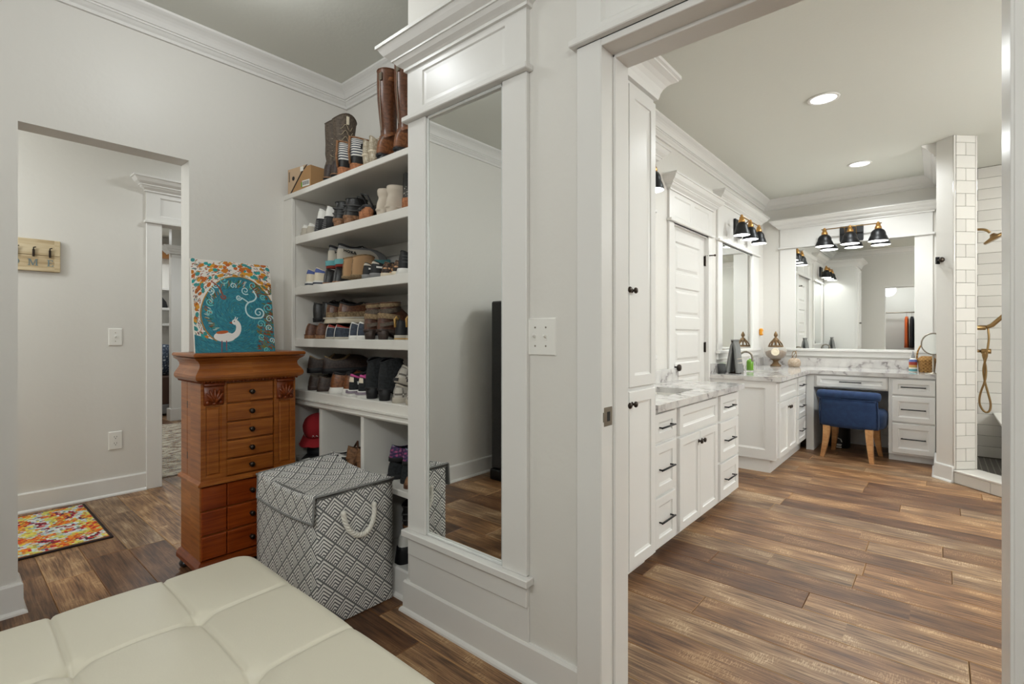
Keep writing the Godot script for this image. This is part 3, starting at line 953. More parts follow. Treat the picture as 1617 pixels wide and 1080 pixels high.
func bench():
	var t := thing("tufted_bench", "long cream leather bench with stitched tufted squares", "bench", V(-1.217, 0, -0.329))
	var hx := 0.577
	var hz := 0.382
	var H := 0.487
	var mb := MB.new()
	mb.smooth(true)
	var nx := 220
	var nz := 170
	var P := []
	var R := 0.045
	for j in nz + 1:
		var row := []
		for i in nx + 1:
			var sx := lerpf(-1, 1, float(i) / nx)
			var sz := lerpf(-1, 1, float(j) / nz)
			# denser near the rim
			sx = signf(sx) * (1.0 - pow(1.0 - absf(sx), 1.25))
			sz = signf(sz) * (1.0 - pow(1.0 - absf(sz), 1.25))
			var x := sx * hx
			var z := sz * hz
			# rounded plan corners
			var cr := 0.07
			var ax := absf(x) - (hx - cr)
			var az := absf(z) - (hz - cr)
			if ax > 0 and az > 0:
				var m := maxf(ax, az)
				var l := Vector2(ax, az).length()
				x = signf(x) * (hx - cr + ax * m / l)
				z = signf(z) * (hz - cr + az * m / l)
			var e := minf(hx - absf(sx) * hx, hz - absf(sz) * hz)
			var y := H
			# puffed squares: seams at fixed lines, tufts at their crossings
			var wx := INF
			for q in [-0.253, 0.084]:
				wx = minf(wx, absf(x - q))
			var wz := INF
			for q in [-0.121, 0.13]:
				wz = minf(wz, absf(z - q))
			var tuft := sqrt(wx * wx + wz * wz)
			var seam := minf(wx, wz)
			y -= 0.008 * exp(-pow(seam / 0.0045, 2.0)) + 0.004 * exp(-seam / 0.04)
			y -= 0.02 * exp(-pow(tuft / 0.022, 2.0)) + 0.012 * exp(-tuft / 0.07)
			if e < R:
				y -= R - sqrt(maxf(0.0, R * R - (R - e) * (R - e)))
			row.append(V(x, y, z))
		P.append(row)
	for j in nz:
		for i in nx:
			mb.quad(P[j][i], P[j][i + 1], P[j + 1][i + 1], P[j + 1][i], V(P[j][i].x * .4, 1, P[j][i].z * .4))
	var rim := []
	for i in nx:
		rim.append(P[0][i])
	for j in nz:
		rim.append(P[j][nx])
	for i in range(nx, 0, -1):
		rim.append(P[nz][i])
	for j in range(nz, 0, -1):
		rim.append(P[j][0])
	var low := []
	for p in rim:
		low.append(V(p.x * 0.995, 0.3, p.z * 0.995))
	mb.rings([low, rim], true)
	part("cushion", mb, M.leather, t)
	var b := MB.new()
	b.box(V(0, 0.18, 0), V(1.12, 0.24, 0.74), 0.02)
	part("skirt", b, M.leather, t)
	for sx in [-1, 1]:
		for sz in [-1, 1]:
			var l := MB.new()
			l.lathe([Vector2(0.02, 0), Vector2(0.03, 0.062)], 14, Transform3D(Basis.IDENTITY, V(sx * 0.53, 0, sz * 0.3)))
			part("leg", l, M.sofa_wood, t)

func knob(parent: Node3D, at: Vector3, mat: Material, r := 0.014, turn := Basis.IDENTITY):
	# a round knob standing off along +z
	var mb := MB.new()
	mb.smooth(true)
	mb.lathe([Vector2(r * 0.75, 0), Vector2(r * 0.7, 0.003), Vector2(r * 0.4, 0.006), Vector2(r * 0.4, 0.013), Vector2(r * 0.95, 0.017), Vector2(r, 0.022), Vector2(r * 0.8, 0.027), Vector2(0, 0.029)], 16, Transform3D(turn * Basis(Vector3.RIGHT, PI / 2), at))
	return part("knob", mb, mat, parent)

func armoire():
	# local x along the front, +z out of the front; stands with its back near the hall-opening wall
	var W := 0.47
	var D := 0.30
	var t := thing("jewelry_armoire", "tall reddish wooden jewelry armoire with many small knobbed drawers", "armoire", V(-2.885, 0, -1.085), PI / 2)
	var hw := W / 2
	var z0 := -D / 2
	var z1 := D / 2
	# feet
	for sx in [-1, 1]:
		for sz in [-1, 1]:
			var f := MB.new()
			f.lathe([Vector2(0.016, 0.0), Vector2(0.026, 0.008), Vector2(0.03, 0.022), Vector2(0.022, 0.036), Vector2(0.03, 0.052), Vector2(0.03, 0.06)], 14, Transform3D(Basis.IDENTITY, V(sx * (hw - 0.015), 0, sz * (D / 2 - 0.02))))
			part("foot", f, M.inkgloss, t)
	var pl := MB.new()
	pl.rects([[-hw - 0.022, -z1 - 0.022, hw + 0.022, z1, 0.06], [-hw - 0.022, -z1 - 0.022, hw + 0.022, z1, 0.08], [-hw - 0.01, -z1 - 0.01, hw + 0.01, z1, 0.098], [-hw, -z1, hw, z1, 0.102]], Transform3D(Basis(Vector3.RIGHT, -PI / 2), Vector3.ZERO))
	part("plinth", pl, M.cherry_dark, t)
	var lo := MB.new()
	lo.span(-hw, hw, 0.10, 0.475, z0, z1 - 0.012, 0.003)
	part("lower_body", lo, M.cherry, t)
	var mid := MB.new()
	mid.rects([[-hw, -z1, hw, z1, 0.470], [-hw - 0.016, -z1 - 0.016, hw + 0.016, z1, 0.476], [-hw - 0.016, -z1 - 0.016, hw + 0.016, z1, 0.486], [-hw, -z1, hw, z1, 0.497]], Transform3D(Basis(Vector3.RIGHT, -PI / 2), Vector3.ZERO))
	part("waist_moulding", mid, M.cherry, t)
	var up := MB.new()
	up.span(-hw + 0.012, hw - 0.012, 0.49, 0.985, z0 + 0.005, z1 - 0.02, 0.003)
	part("upper_body", up, M.cherry, t)
	# side doors with carved brackets, hinged at the back
	for s in [-1.0, 1.0]:
		var dr := MB.new()
		dr.span(s * (hw - 0.012), s * hw, 0.497, 0.982, -0.045, z1 - 0.0205, 0.0)
		var fx0: float = s * hw
		var fx1: float = s * (hw - 0.116)
		var xa := minf(fx0, fx1)
		var xb := maxf(fx0, fx1)
		dr.rects([[xa, 0.497, xb, 0.982, z1 - 0.02], [xa, 0.497, xb, 0.982, z1 - 0.002], [xa + 0.022, 0.515, xb - 0.022, 0.862, z1 - 0.002], [xa + 0.026, 0.519, xb - 0.026, 0.858, z1 - 0.008], [xa + 0.03, 0.523, xb - 0.03, 0.854, z1 - 0.008], [xa + 0.036, 0.529, xb - 0.036, 0.848, z1 - 0.003]])
		var dn := part("side_door", dr, M.cherry, t)
		var cv := MB.new()
		cv.smooth(true)
		var cx := (xa + xb) / 2
		cv.span(xa + 0.012, xb - 0.012, 0.868, 0.976, z1 - 0.004, z1 + 0.004, 0.003)
		cv.span(xa + 0.010, xb - 0.010, 0.962, 0.978, z1 - 0.004, z1 + 0.014, 0.004)
		for k in 5:
			var a := lerpf(-1.1, 1.1, k / 4.0)
			var pts := []
			for i in 6:
				var u := i / 5.0
				pts.append(V(cx + sin(a) * 0.038 * u + sin(a) * 0.006 * u * u, 0.878 + cos(a * 0.7) * 0.072 * u, z1 + 0.004 + 0.014 * sin(u * 2.6)))
			cv.tube(pts, [0.004, 0.008, 0.0095, 0.0085, 0.006, 0.003], 8)
		for k in [-1, 1]:
			cv.ball(V(cx + k * 0.03, 0.882, z1 + 0.007), V(0.012, 0.012, 0.009), 10, 6)
		cv.ball(V(cx, 0.876, z1 + 0.008), V(0.011, 0.009, 0.009), 10, 6)
		part("carved_bracket", cv, M.cherry_dark, dn)
		var hg := MB.new()
		for y in [0.6, 0.86]:
			hg.span(s * (hw + 0.0005), s * (hw - 0.01), y - 0.018, y + 0.018, -0.052, -0.042)
		part("hinge", hg, M.black, dn)
		var sb := MB.new()
		sb.span(s * (hw - 0.012), s * hw, 0.497, 0.982, z0 + 0.004, -0.049, 0.002)
		part("side_panel", sb, M.cherry, t)
	# drawers
	var rows := [[0.872, 0.972], [0.777, 0.866], [0.682, 0.771], [0.588, 0.676], [0.502, 0.582]]
	for r in rows:
		var d := MB.new()
		d.rects([[-0.117, r[0], 0.117, r[1], z1 - 0.03], [-0.117, r[0], 0.117, r[1], z1 - 0.009], [-0.112, r[0] + 0.005, 0.112, r[1] - 0.005, z1 - 0.004]])
		var dn := part("drawer", d, M.cherry, t)
		knob(dn, V(0, (r[0] + r[1]) / 2, z1 - 0.004), M.bronze, 0.0135)
	for r in [[0.352, 0.466], [0.23, 0.344], [0.108, 0.222]]:
		var d := MB.new()
		for s in [[-0.232, -0.118], [-0.114, 0.114], [0.118, 0.232]]:
			d.rects([[s[0], r[0], s[1], r[1], z1 - 0.014], [s[0], r[0], s[1], r[1], z1 - 0.003], [s[0] + 0.004, r[0] + 0.004, s[1] - 0.004, r[1] - 0.004, z1 + 0.001]])
		var dn := part("drawer", d, M.cherry_red, t)
		knob(dn, V(0, (r[0] + r[1]) / 2, z1 + 0.001), M.bronze, 0.0135)
	# beaded edge, swelling cornice, lid
	var bd := MB.new()
	bd.smooth(true)
	for k in 30:
		bd.ball(V(-hw - 0.004 + (W + 0.008) * k / 29.0, 0.987, z1 + 0.006), V(0.0075, 0.009, 0.009), 8, 5)
	for s in [-1, 1]:
		for k in 18:
			bd.ball(V(s * (hw + 0.006), 0.987, z0 + D * k / 17.0), V(0.009, 0.009, 0.0075), 8, 5)
	part("beading", bd, M.cherry_dark, t)
	var cr := MB.new()
	var prof := [[0.004, 0.984], [0.016, 0.988], [0.028, 0.997], [0.033, 1.008], [0.031, 1.02], [0.023, 1.034], [0.012, 1.049], [0.007, 1.062], [0.008, 1.074], [0.017, 1.087], [0.03, 1.096], [0.038, 1.104]]
	var rr := []
	for q in prof:
		rr.append([V(-hw - q[0], q[1], z0), V(hw + q[0], q[1], z0), V(hw + q[0], q[1], z1 + q[0]), V(-hw - q[0], q[1], z1 + q[0])])
	cr.smooth(false)
	cr.rings(rr, true, true)
	part("cornice", cr, M.cherry, t)
	var lid := MB.new()
	lid.span(-hw - 0.042, hw + 0.042, 1.107, 1.127, z0, z1 + 0.042, 0.006)
	part("lid", lid, M.cherry, t)
	# painting on top, leaning back
	var pc := thing("canvas_painting", "square canvas of a white bird under a teal and orange plumed crescent", "painting", V(-2.80, 1.1275, -1.042), PI / 2)
	pc.rotation = Vector3(-0.152, PI / 2, 0)
	var cv2 := MB.new()
	cv2.span(-0.196, 0.196, 0, 0.485, -0.018, 0.0, 0.001)
	part("canvas", cv2, M.canvas_side, pc)
	var fc := MB.new()
	fc.quad(V(-0.196, 0, 0.0006), V(0.196, 0, 0.0006), V(0.196, 0.485, 0.0006), V(-0.196, 0.485, 0.0006), V(0, 0, 1), [Vector2(0, 1), Vector2(1, 1), Vector2(1, 0), Vector2(0, 0)])
	part("painted_face", fc, M.painting, pc)

func hamper():
	var t := thing("laundry_hamper", "large grey and white chevron-patterned fabric hamper with rope handle", "hamper", V(-2.21, 0, -1.20))
	var hx := 0.29
	var hz := 0.183
	var H := 0.545
	var ps := 0.098
	var b := MB.new()
	# four walls bulging a little, with a pattern in metres
	var n := 8
	for sd in 4:
		var ax := sd % 2
		var L: float = (hx if ax == 0 else hz)
		var off: float = (hz if ax == 0 else hx)
		var sg := 1.0 if sd < 2 else -1.0
		for i in n:
			for j in n:
				var q := []
				var uv := []
				for e in [[i, j], [i + 1, j], [i + 1, j + 1], [i, j + 1]]:
					var u := lerpf(-1, 1, float(e[0]) / n)
					var v := float(e[1]) / n
					var bul := 0.012 * (1 - u * u) * sin(v * PI)
					var x := u * L
					var o := (off + bul) * sg
					q.append(V(x, v * H + 0.004, o) if ax == 0 else V(o, v * H + 0.004, x))
					uv.append(Vector2((u * L + (0.0 if ax == 0 else 0.04)) / ps, -v * H / ps))
				b.smooth(true)
				b.quad(q[0], q[1], q[2], q[3], (V(0, 0, sg) if ax == 0 else V(sg, 0, 0)), uv)
	b.smooth(false)
	b.quad(V(-hx, 0.004, -hz), V(hx, 0.004, -hz), V(hx, 0.004, hz), V(-hx, 0.004, hz), V(0, -1, 0))
	part("body", b, M.hamper, t)
	var ln := MB.new()
	ln.rings([[V(-hx + .008, H, -hz + .008), V(hx - .008, H, -hz + .008), V(hx - .008, H, hz - .008), V(-hx + .008, H, hz - .008)], [V(-hx + .01, 0.3, -hz + .01), V(hx - .01, 0.3, -hz + .01), V(hx - .01, 0.3, hz - .01), V(-hx + .01, 0.3, hz - .01)]], false, false, true, -1.0)
	ln.quad(V(-hx + .01, 0.3, -hz + .01), V(hx - .01, 0.3, -hz + .01), V(hx - .01, 0.3, hz - .01), V(-hx + .01, 0.3, hz - .01), V(0, 1, 0))
	part("lining", ln, M.lining, t)
	var rm := MB.new()
	rm.smooth(true)
	rm.tube([V(-hx, H, -hz), V(hx, H, -hz), V(hx, H, hz), V(-hx, H, hz), V(-hx, H, -hz)], 0.006, 6)
	part("rim_piping", rm, M.piping, t)
	# sagging lid from the back edge, folded over the front
	var ld := MB.new()
	ld.smooth(true)
	var lx0 := -hx + 0.055
	var lx1 := hx + 0.006
	var nx := 14
	var path := []
	for j in 13:
		var v := j / 12.0
		path.append(Vector2(lerpf(-hz - 0.004, hz + 0.012, v), 0.0))
	for dy in [0.006, 0.03, 0.06, 0.09, 0.108]:
		path.append(Vector2(hz + 0.015 + dy * 0.06, -dy))
	var G := []
	var dist := 0.0
	for j in path.size():
		if j > 0:
			dist += path[j].distance_to(path[j - 1])
		var row := []
		for i in nx + 1:
			var u := float(i) / nx
			var sag := 0.0
			if j < 13:
				sag = 0.032 * sin(u * PI) * sin(clampf(j / 12.0, 0, 1) * PI * 0.75 + 0.35)
				sag -= 0.03 * pow(1 - u, 3.0) * (1.0 - j / 14.0)
			else:
				sag = 0.032 * sin(u * PI) * sin(PI * 0.75 + 0.35)
			row.append([V(lerpf(lx0, lx1, u), H + 0.014 + path[j].y - sag, path[j].x), Vector2(lerpf(lx0, lx1, u) / ps, dist / ps)])
		G.append(row)
	for j in path.size() - 1:
		for i in nx:
			var o := V(0, 1, 0) if j < 12 else V(0, 0.2, 1)
			ld.quad(G[j][i][0], G[j][i + 1][0], G[j + 1][i + 1][0], G[j + 1][i][0], o, [G[j][i][1], G[j][i + 1][1], G[j + 1][i + 1][1], G[j + 1][i][1]])
			var dn := V(0, -0.005, 0) if j < 12 else V(0, 0, -0.006)
			ld.quad(G[j][i][0] + dn, G[j][i + 1][0] + dn, G[j + 1][i + 1][0] + dn, G[j + 1][i][0] + dn, -o)
	var lidn := part("lid", ld, M.hamper, t)
	var pp := MB.new()
	pp.smooth(true)
	var edge := []
	for j in path.size():
		edge.append(G[j][nx][0])
	for i in range(nx, -1, -1):
		edge.append(G[-1][i][0])
	for j in range(path.size() - 1, -1, -1):
		edge.append(G[j][0][0])
	pp.tube(edge, 0.005, 6)
	part("lid_piping", pp, M.piping, lidn)
	for s in [1.0, -1.0]:
		var hn := MB.new()
		hn.smooth(true)
		var pts := []
		for i in 25:
			var a := lerpf(0.0, PI, i / 24.0)
			pts.append(V(s * (hx + 0.016 + 0.022 * sin(a)), 0.465 - 0.105 * sin(a), cos(a) * 0.075))
		hn.tube(pts, 0.0095, 8)
		for e in [0, 24]:
			hn.ball(pts[e], V(0.013, 0.013, 0.013), 8, 6)
		var hnode := part("rope_handle", hn, M.rope, t)
		var tw := MB.new()
		tw.smooth(true)
		for ph in 3:
			var sp := []
			for i in 97:
				var f := i / 4.0
				var a := lerpf(0.0, PI, i / 96.0)
				var c := V(s * (hx + 0.016 + 0.022 * sin(a)), 0.465 - 0.105 * sin(a), cos(a) * 0.075)
				var r := V(0, -sin(a), cos(a)).normalized()
				var q := f * 1.7 + ph * TAU / 3
				sp.append(c + (r * cos(q) + V(s, 0, 0) * sin(q)) * 0.0065)
			tw.tube(sp, 0.0058, 5)
		part("strand", tw, M.rope, hnode)

func shelf_unit():
	var t := thing("shoe_shelf", "white built-in shoe shelves with cubbies below, between armoire and mirror", "shelf unit")
	var xl := -2.955
	var xr := -1.80
	var zf := -1.425
	var zb := -1.834
	for s in [[xl - 0.105, xl, 2.04], [xr, xr + 0.014, 2.04]]:
		var p := MB.new()
		p.span(s[0], s[1], 0, s[2], zb, zf + (0.012 if s[0] < -2.5 else 0.0), 0.002)
		part("side_panel", p, M.shelf, t)
	var st := MB.new()
	st.span(-3.06, xl + 0.005, 0, 2.038, zf - 0.0, zf + 0.022, 0.002)
	part("filler_strip", st, M.shelf, t)
	var bk := MB.new()
	bk.span(xl, xr, 0.1, 2.04, zb, zb + 0.006)
	part("back_panel", bk, M.shelf, t)
	var tp := MB.new()
	tp.span(-3.06, xr + 0.014, 2.04, 2.072, zb, zf + 0.022, 0.003)
	part("shelf_board", tp, M.shelf, t)
	for y in [1.812, 1.505, 1.194]:
		var sh := MB.new()
		sh.span(xl, xr, y - 0.048, y, zb, zf, 0.003)
		part("shelf_board", sh, M.shelf, t)
		var cl := MB.new()
		cl.span(xl, xr, y - 0.115, y - 0.048, zb + 0.006, zb + 0.022, 0.002)
		part("cleat", cl, M.shelf, t)
	var s5 := MB.new()
	s5.span(xl, xr, 0.862, 0.89, zb, zf, 0.003)
	s5.span(xl - 0.02, xr, 0.80, 0.888, zf - 0.02, zf + 0.004, 0.002)
	s5.run([Vector2(0, 0), Vector2(0.012, 0), Vector2(0.016, 0.006), Vector2(0.01, 0.012), Vector2(0.01, 0.022), Vector2(0.02, 0.03), Vector2(0.02, 0.036), Vector2(0, 0.036)], V(xl - 0.1, 0.808, zf + 0.004), V(xr + 0.01, 0.808, zf + 0.004), V(0, 0, 1))
	part("shelf_board", s5, M.shelf, t)
	for y in [0.487]:
		var sh := MB.new()
		sh.span(xl, xr, y - 0.03, y, zb, zf - 0.004, 0.003)
		part("shelf_board", sh, M.shelf, t)
	for x in [-2.655, -2.235]:
		var dv := MB.new()
		dv.span(x - 0.014, x + 0.014, 0.12, 0.80, zb, zf, 0.002)
		part("divider", dv, M.shelf, t)
	var bb := MB.new()
	bb.span(xl, xr, 0.08, 0.12, zb, zf, 0.003)
	bb.span(xl, xr, 0, 0.09, zf - 0.02, zf, 0.002)
	part("base_board", bb, M.shelf, t)
	var tr := MB.new()
	tr.run(BASE, V(xl - 0.1, 0, zf), V(-1.80, 0, zf), V(0, 0, 1))
	part("base_trim", tr, M.trim, t)

func hall_things():
	# wooden sign
	var t := thing("wood_sign", "pale wooden plank sign with metal clips and painted letters", "sign", V(-4.75, 1.658, -0.22), PI / 2)
	var b := MB.new()
	b.span(0, 0.365, 0, 0.108, 0.002, 0.028, 0.003)
	b.span(0, 0.365, 0.11, 0.22, 0.002, 0.028, 0.003)
	part("board", b, textured(wood_tex(256, 96, [c8(176, 152, 116), c8(206, 186, 150), c8(220, 204, 172)], 44), 0.7, 3.0), t)
	var ch := "HOME"
	for i in 4:
		var tm := TextMesh.new()
		tm.text = ch[i]
		var f := SystemFont.new()
		f.font_names = PackedStringArray(["Droid Serif"])
		tm.font = f
		tm.font_size = 64
		tm.pixel_size = 0.00095
		tm.depth = 0.002
		part("letter", tm, mt(c8(112, 132, 136), 0.7), t, V(0.05 + i * 0.087, 0.058, 0.029))
		var c := MB.new()
		c.span(-0.006, 0.006, 0, 0.05, 0, 0.012, 0.002)
		c.tube([V(0, 0.05, 0.008), V(0.0, 0.062, 0.012), V(0.012, 0.066, 0.014)], 0.004, 6)
		part("clip", c, M.bronze, t, V(0.06 + i * 0.083, 0.098, 0.028))
	switch_plate("light_switch", "white single light switch on the hall wall above the outlet", V(-4.75, 1.2, -0.899), PI / 2, 1, 0.084)
	var o := thing("power_outlet", "white double power outlet low on the hall wall", "outlet", V(-4.75, 0.415, -0.899), PI / 2)
	var op := MB.new()
	op.rects([[-0.042, -0.068, 0.042, 0.068, 0], [-0.042, -0.068, 0.042, 0.068, 0.003], [-0.038, -0.064, 0.038, 0.064, 0.007]])
	part("plate", op, M.plate, o)
	for y in [-0.024, 0.024]:
		var s := MB.new()
		s.lathe([Vector2(0.019, 0), Vector2(0.019, 0.003)], 20, Transform3D(Basis(Vector3.RIGHT, PI / 2), V(0, y, 0.006)))
		var sn := part("socket", s, M.plate, o)
		var h := MB.new()
		h.span(-0.0085, -0.006, y, y + 0.009, 0.0088, 0.0096)
		h.span(0.006, 0.0085, y, y + 0.009, 0.0088, 0.0096)
		h.span(-0.0025, 0.0025, y - 0.011, y - 0.006, 0.0088, 0.0096)
		part("slot", h, M.black, sn)
	# rug on the hall floor
	var rg := thing("hall_rug", "small multicoloured mosaic-pattern mat on the hall floor", "rug", V(-4.2, 0, -0.28))
	var rb := MB.new()
	rb.box(V(0, 0.005, 0), V(0.88, 0.010, 0.85), 0.004)
	part("edging", rb, M.rug_edge, rg)
	var rp := MB.new()
	rp.box(V(0, 0.0075, 0), V(0.85, 0.009, 0.82), 0.003)
	rp.quad(V(-0.42, 0.0124, -0.405), V(0.42, 0.0124, -0.405), V(0.42, 0.0124, 0.405), V(-0.42, 0.0124, 0.405), V(0, 1, 0), [Vector2(0, 0), Vector2(1, 0), Vector2(1, 1), Vector2(0, 1)])
	part("pile", rp, M.rug, rg)
	# sliver of the room beyond
	var fr := MB.new()
	fr.box(V(-6.45, 0.006, -1.75), V(2.9, 0.012, 1.6), 0.004)
	single("area_rug", fr, M.far_rug, "faded patterned area rug in the room beyond the hall", "rug")
	var cw := thing("wall_room_mid", "white cased wall end with cornice in the far room", "wall", Vector3.ZERO, 0, "", "structure")
	var wb := MB.new()
	wb.span(-8.34, -8.22, 0, HC, -2.9, -2.19)
	part("wall_body", wb, M.wall, cw)
	var lg := MB.new()
	lg.span(-8.22, -8.2, 0, 2.3, -2.34, -2.18, 0.003)
	lg.span(-8.36, -8.19, 0, 0.17, -2.36, -2.165, 0.003)
	part("casing", lg, M.trim, cw)
	var ck := MB.new()
	ck.run(CAPM, V(-8.2, 2.36, -2.9), V(-8.2, 2.36, -2.17), V(1, 0, 0), 0.0, 1.0)
	ck.run(CAPM, V(-8.2, 2.36, -2.17), V(-8.36, 2.36, -2.17), V(0, 0, 1), 1.0, 0.0)
	part("cornice", ck, M.trim, cw)
	var bm := MB.new()
	bm.span(-9.98, -9.8, 2.5, 2.72, -2.9, -0.9, 0.01)
	single("ceiling_beam", bm, mt(c8(150, 100, 50), 0.6), "honey brown timber beam high in the far room", "beam")
	var bs := thing("bookshelf", "white wall shelves glimpsed through the far doorway", "shelf", V(-9.98, 0, -2.45), PI / 2)
	for y in [1.36, 1.62, 1.95]:
		var s := MB.new()
		s.span(-0.35, 0.4, y, y + 0.04, 0, 0.3, 0.004)
		part("shelf_board", s, M.trim, bs)
	var lp := thing("table_lamp", "dark bell-shaped lamp standing on the far white shelf", "lamp", V(-9.8, 1.661, -2.43))
	var ls := MB.new()
	ls.smooth(true)
	ls.lathe([Vector2(0.12, 0.0), Vector2(0.12, 0.02), Vector2(0.1, 0.1), Vector2(0.05, 0.17), Vector2(0.03, 0.2)], 20)
	part("shade", ls, M.ink, lp)
	var lc := MB.new()
	lc.lathe([Vector2(0.035, 0.2), Vector2(0.035, 0.28)], 14)
	part("cap", lc, M.brass, lp)
	var sf := thing("wood_chest", "dark wooden chest under a patterned cushion in the far room", "chest", V(-9.1, 0, -2.3))
	var sb := MB.new()
	sb.box(V(0, 0.38, 0), V(0.6, 0.42, 0.9), 0.01)
	part("body", sb, M.sofa_wood, sf)
	var sp := MB.new()
	sp.box(V(0, 0.1, 0), V(0.64, 0.14, 0.94), 0.01)
	part("plinth", sp, M.grey, sf)
	var cu := MB.new()
	cu.smooth(true)
	cu.ball(V(0, 0, 0), V(0.2, 0.24, 0.42), 18, 10)
	single("cushion", cu, textured(noise_tex(_cells(0.06, 19), 128, 128, [c8(40, 46, 60), c8(70, 84, 104), c8(206, 206, 204), c8(226, 224, 220)]), 0.9, 3.0), "blue and white patterned cushion on the dark wooden chest", "cushion", "", "", V(-9.1, 0.83, -2.3))

func switch_plate(called: String, label: String, at: Vector3, turn: float, gangs: int, w: float):
	var t := thing(called, label, "light switch", at, turn)
	var h := 0.065
	var hw := w / 2
	var p := MB.new()
	p.rects([[-hw, -h, hw, h, 0], [-hw, -h, hw, h, 0.002], [-hw + 0.004, -h + 0.004, hw - 0.004, h - 0.004, 0.007]])
	part("plate", p, M.plate, t)
	for g in gangs:
		var x := (g - (gangs - 1) / 2.0) * 0.046
		var c := MB.new()
		c.span(x - 0.006, x + 0.006, -0.013, 0.013, 0.0068, 0.0082, 0.0005)
		part("toggle_surround", c, M.plate, t)
		var tg := MB.new()
		tg.box(Vector3.ZERO, V(0.008, 0.009, 0.018), 0.002, Transform3D(Basis(Vector3.RIGHT, -0.5), V(x, 0.002, 0.013)))
		part("toggle", tg, M.plate, t)
		for y in [-0.032, 0.032]:
			var s := MB.new()
			s.lathe([Vector2(0.0034, 0), Vector2(0.003, 0.0012), Vector2(0, 0.0016)], 10, Transform3D(Basis(Vector3.RIGHT, PI / 2), V(x, y, 0.0068)))
			part("screw", s, M.steel, t)

func closet_mirror():
	var t: Node3D = framed_mirror("framed_mirror", "tall dressing mirror framed by white panelled trim beside the shoe shelves", V(-1.785, 0, -1.37), 0.0, {"x0": 0.022, "x1": 0.69, "gx0": 0.14, "gx1": 0.575, "gy0": 0.37, "gy1": 2.142, "sill": 0.37, "ledge": 2.142, "top": 2.385, "m": 0.1, "apron": 0.082, "bead": true})
	var bk := MB.new()
	bk.span(0.022, 0.69, 0.13, 0.27, 0, 0.009, 0.002)
	part("lower_panel", bk, M.trim, t)
	switch_plate("light_switch", "white double light switch between mirror and bathroom doorway", V(-1.043, 1.212, -1.37), 0.0, 2, 0.128)
	# black safe, only seen in the mirror
	var s := thing("floor_safe", "tall black steel safe seen in the dressing mirror", "safe", V(-2.70, 0, 0.67), PI / 2)
	var b := MB.new()
	b.span(-0.32, 0.32, 0.09, 1.5, -0.18, 0.16, 0.012)
	part("body", b, M.inkgloss, s)
	var bb := MB.new()
	bb.span(-0.34, 0.34, 0.0, 0.09, -0.18, 0.18, 0.01)
	part("plinth", bb, M.black, s)
	var d := MB.new()
	d.rects([[-0.28, 0.14, 0.28, 1.45, 0.155], [-0.28, 0.14, 0.28, 1.45, 0.185], [-0.2, 0.22, 0.2, 1.37, 0.185], [-0.19, 0.23, 0.19, 1.36, 0.178]])
	var dn := part("door", d, M.inkgloss, s)
	for y in [0.34, 1.18]:
		var hg := MB.new()
		hg.lathe([Vector2(0.022, -0.07), Vector2(0.022, 0.07)], 14, Transform3D(Basis.IDENTITY, V(0.29, y, 0.18)))
		part("hinge", hg, M.steel, dn)
	var hd := MB.new()
	hd.tube([V(-0.1, 0.86, 0.18), V(-0.1, 0.86, 0.23)], 0.02, 12)
	for k in 3:
		var a := k * TAU / 3
		hd.tube([V(-0.1, 0.86, 0.23), V(-0.1 + cos(a) * 0.1, 0.86 + sin(a) * 0.1, 0.23)], 0.01, 8)
	part("handle", hd, M.steel, dn)
	# clothes that the bathroom mirror catches through the doorway
	var rod := MB.new()
	rod.tube([V(-1.2, 1.75, 1.85), V(0.6, 1.75, 1.85)], 0.016, 12)
	single("closet_rod", rod, M.steel, "metal clothes rod behind the shirts", "rod")
	var cols := [["orange", 212, 96, 40], ["black", 28, 28, 32], ["navy blue", 40, 46, 70], ["rust red", 190, 70, 36], ["charcoal", 52, 52, 56], ["white", 216, 212, 206], ["pale grey", 150, 150, 152]]
	for i in 7:
		var sh := thing("hanging_shirt", "%s shirt on a hanger seen in the makeup desk mirror" % cols[i][0], "shirt", V(-0.6 + i * 0.1, 1.75, 1.85), PI / 2, "shirts on the closet rod")
		var bd := MB.new()
		bd.smooth(true)
		var rs := []
		for q in [[0.06, 0.022, -0.1], [0.2, 0.034, -0.17], [0.22, 0.034, -0.35], [0.21, 0.036, -0.7], [0.22, 0.042, -0.85]]:
			var ring := []
			for k in 20:
				var a := TAU * k / 20
				ring.append(V(cos(a) * q[0], q[2], sin(a) * q[1] * (1.0 + 0.25 * sin(a * 5.0))))
			rs.append(ring)
		bd.rings(rs, true, true)
		part("shirt_body", bd, mt(c8(cols[i][1], cols[i][2], cols[i][3]), 0.9), sh)
		var hk := MB.new()
		hk.tube([V(0, -0.11, 0), V(0, -0.03, 0), V(0.02, 0.0, 0), V(0.012, 0.022, 0), V(-0.008, 0.024, 0), V(-0.02, 0.01, 0)], 0.0025, 6)
		part("hanger_hook", hk, M.steel, sh)

func sm(a: float, b: float, x: float) -> float:
	return smoothstep(a, b, x)

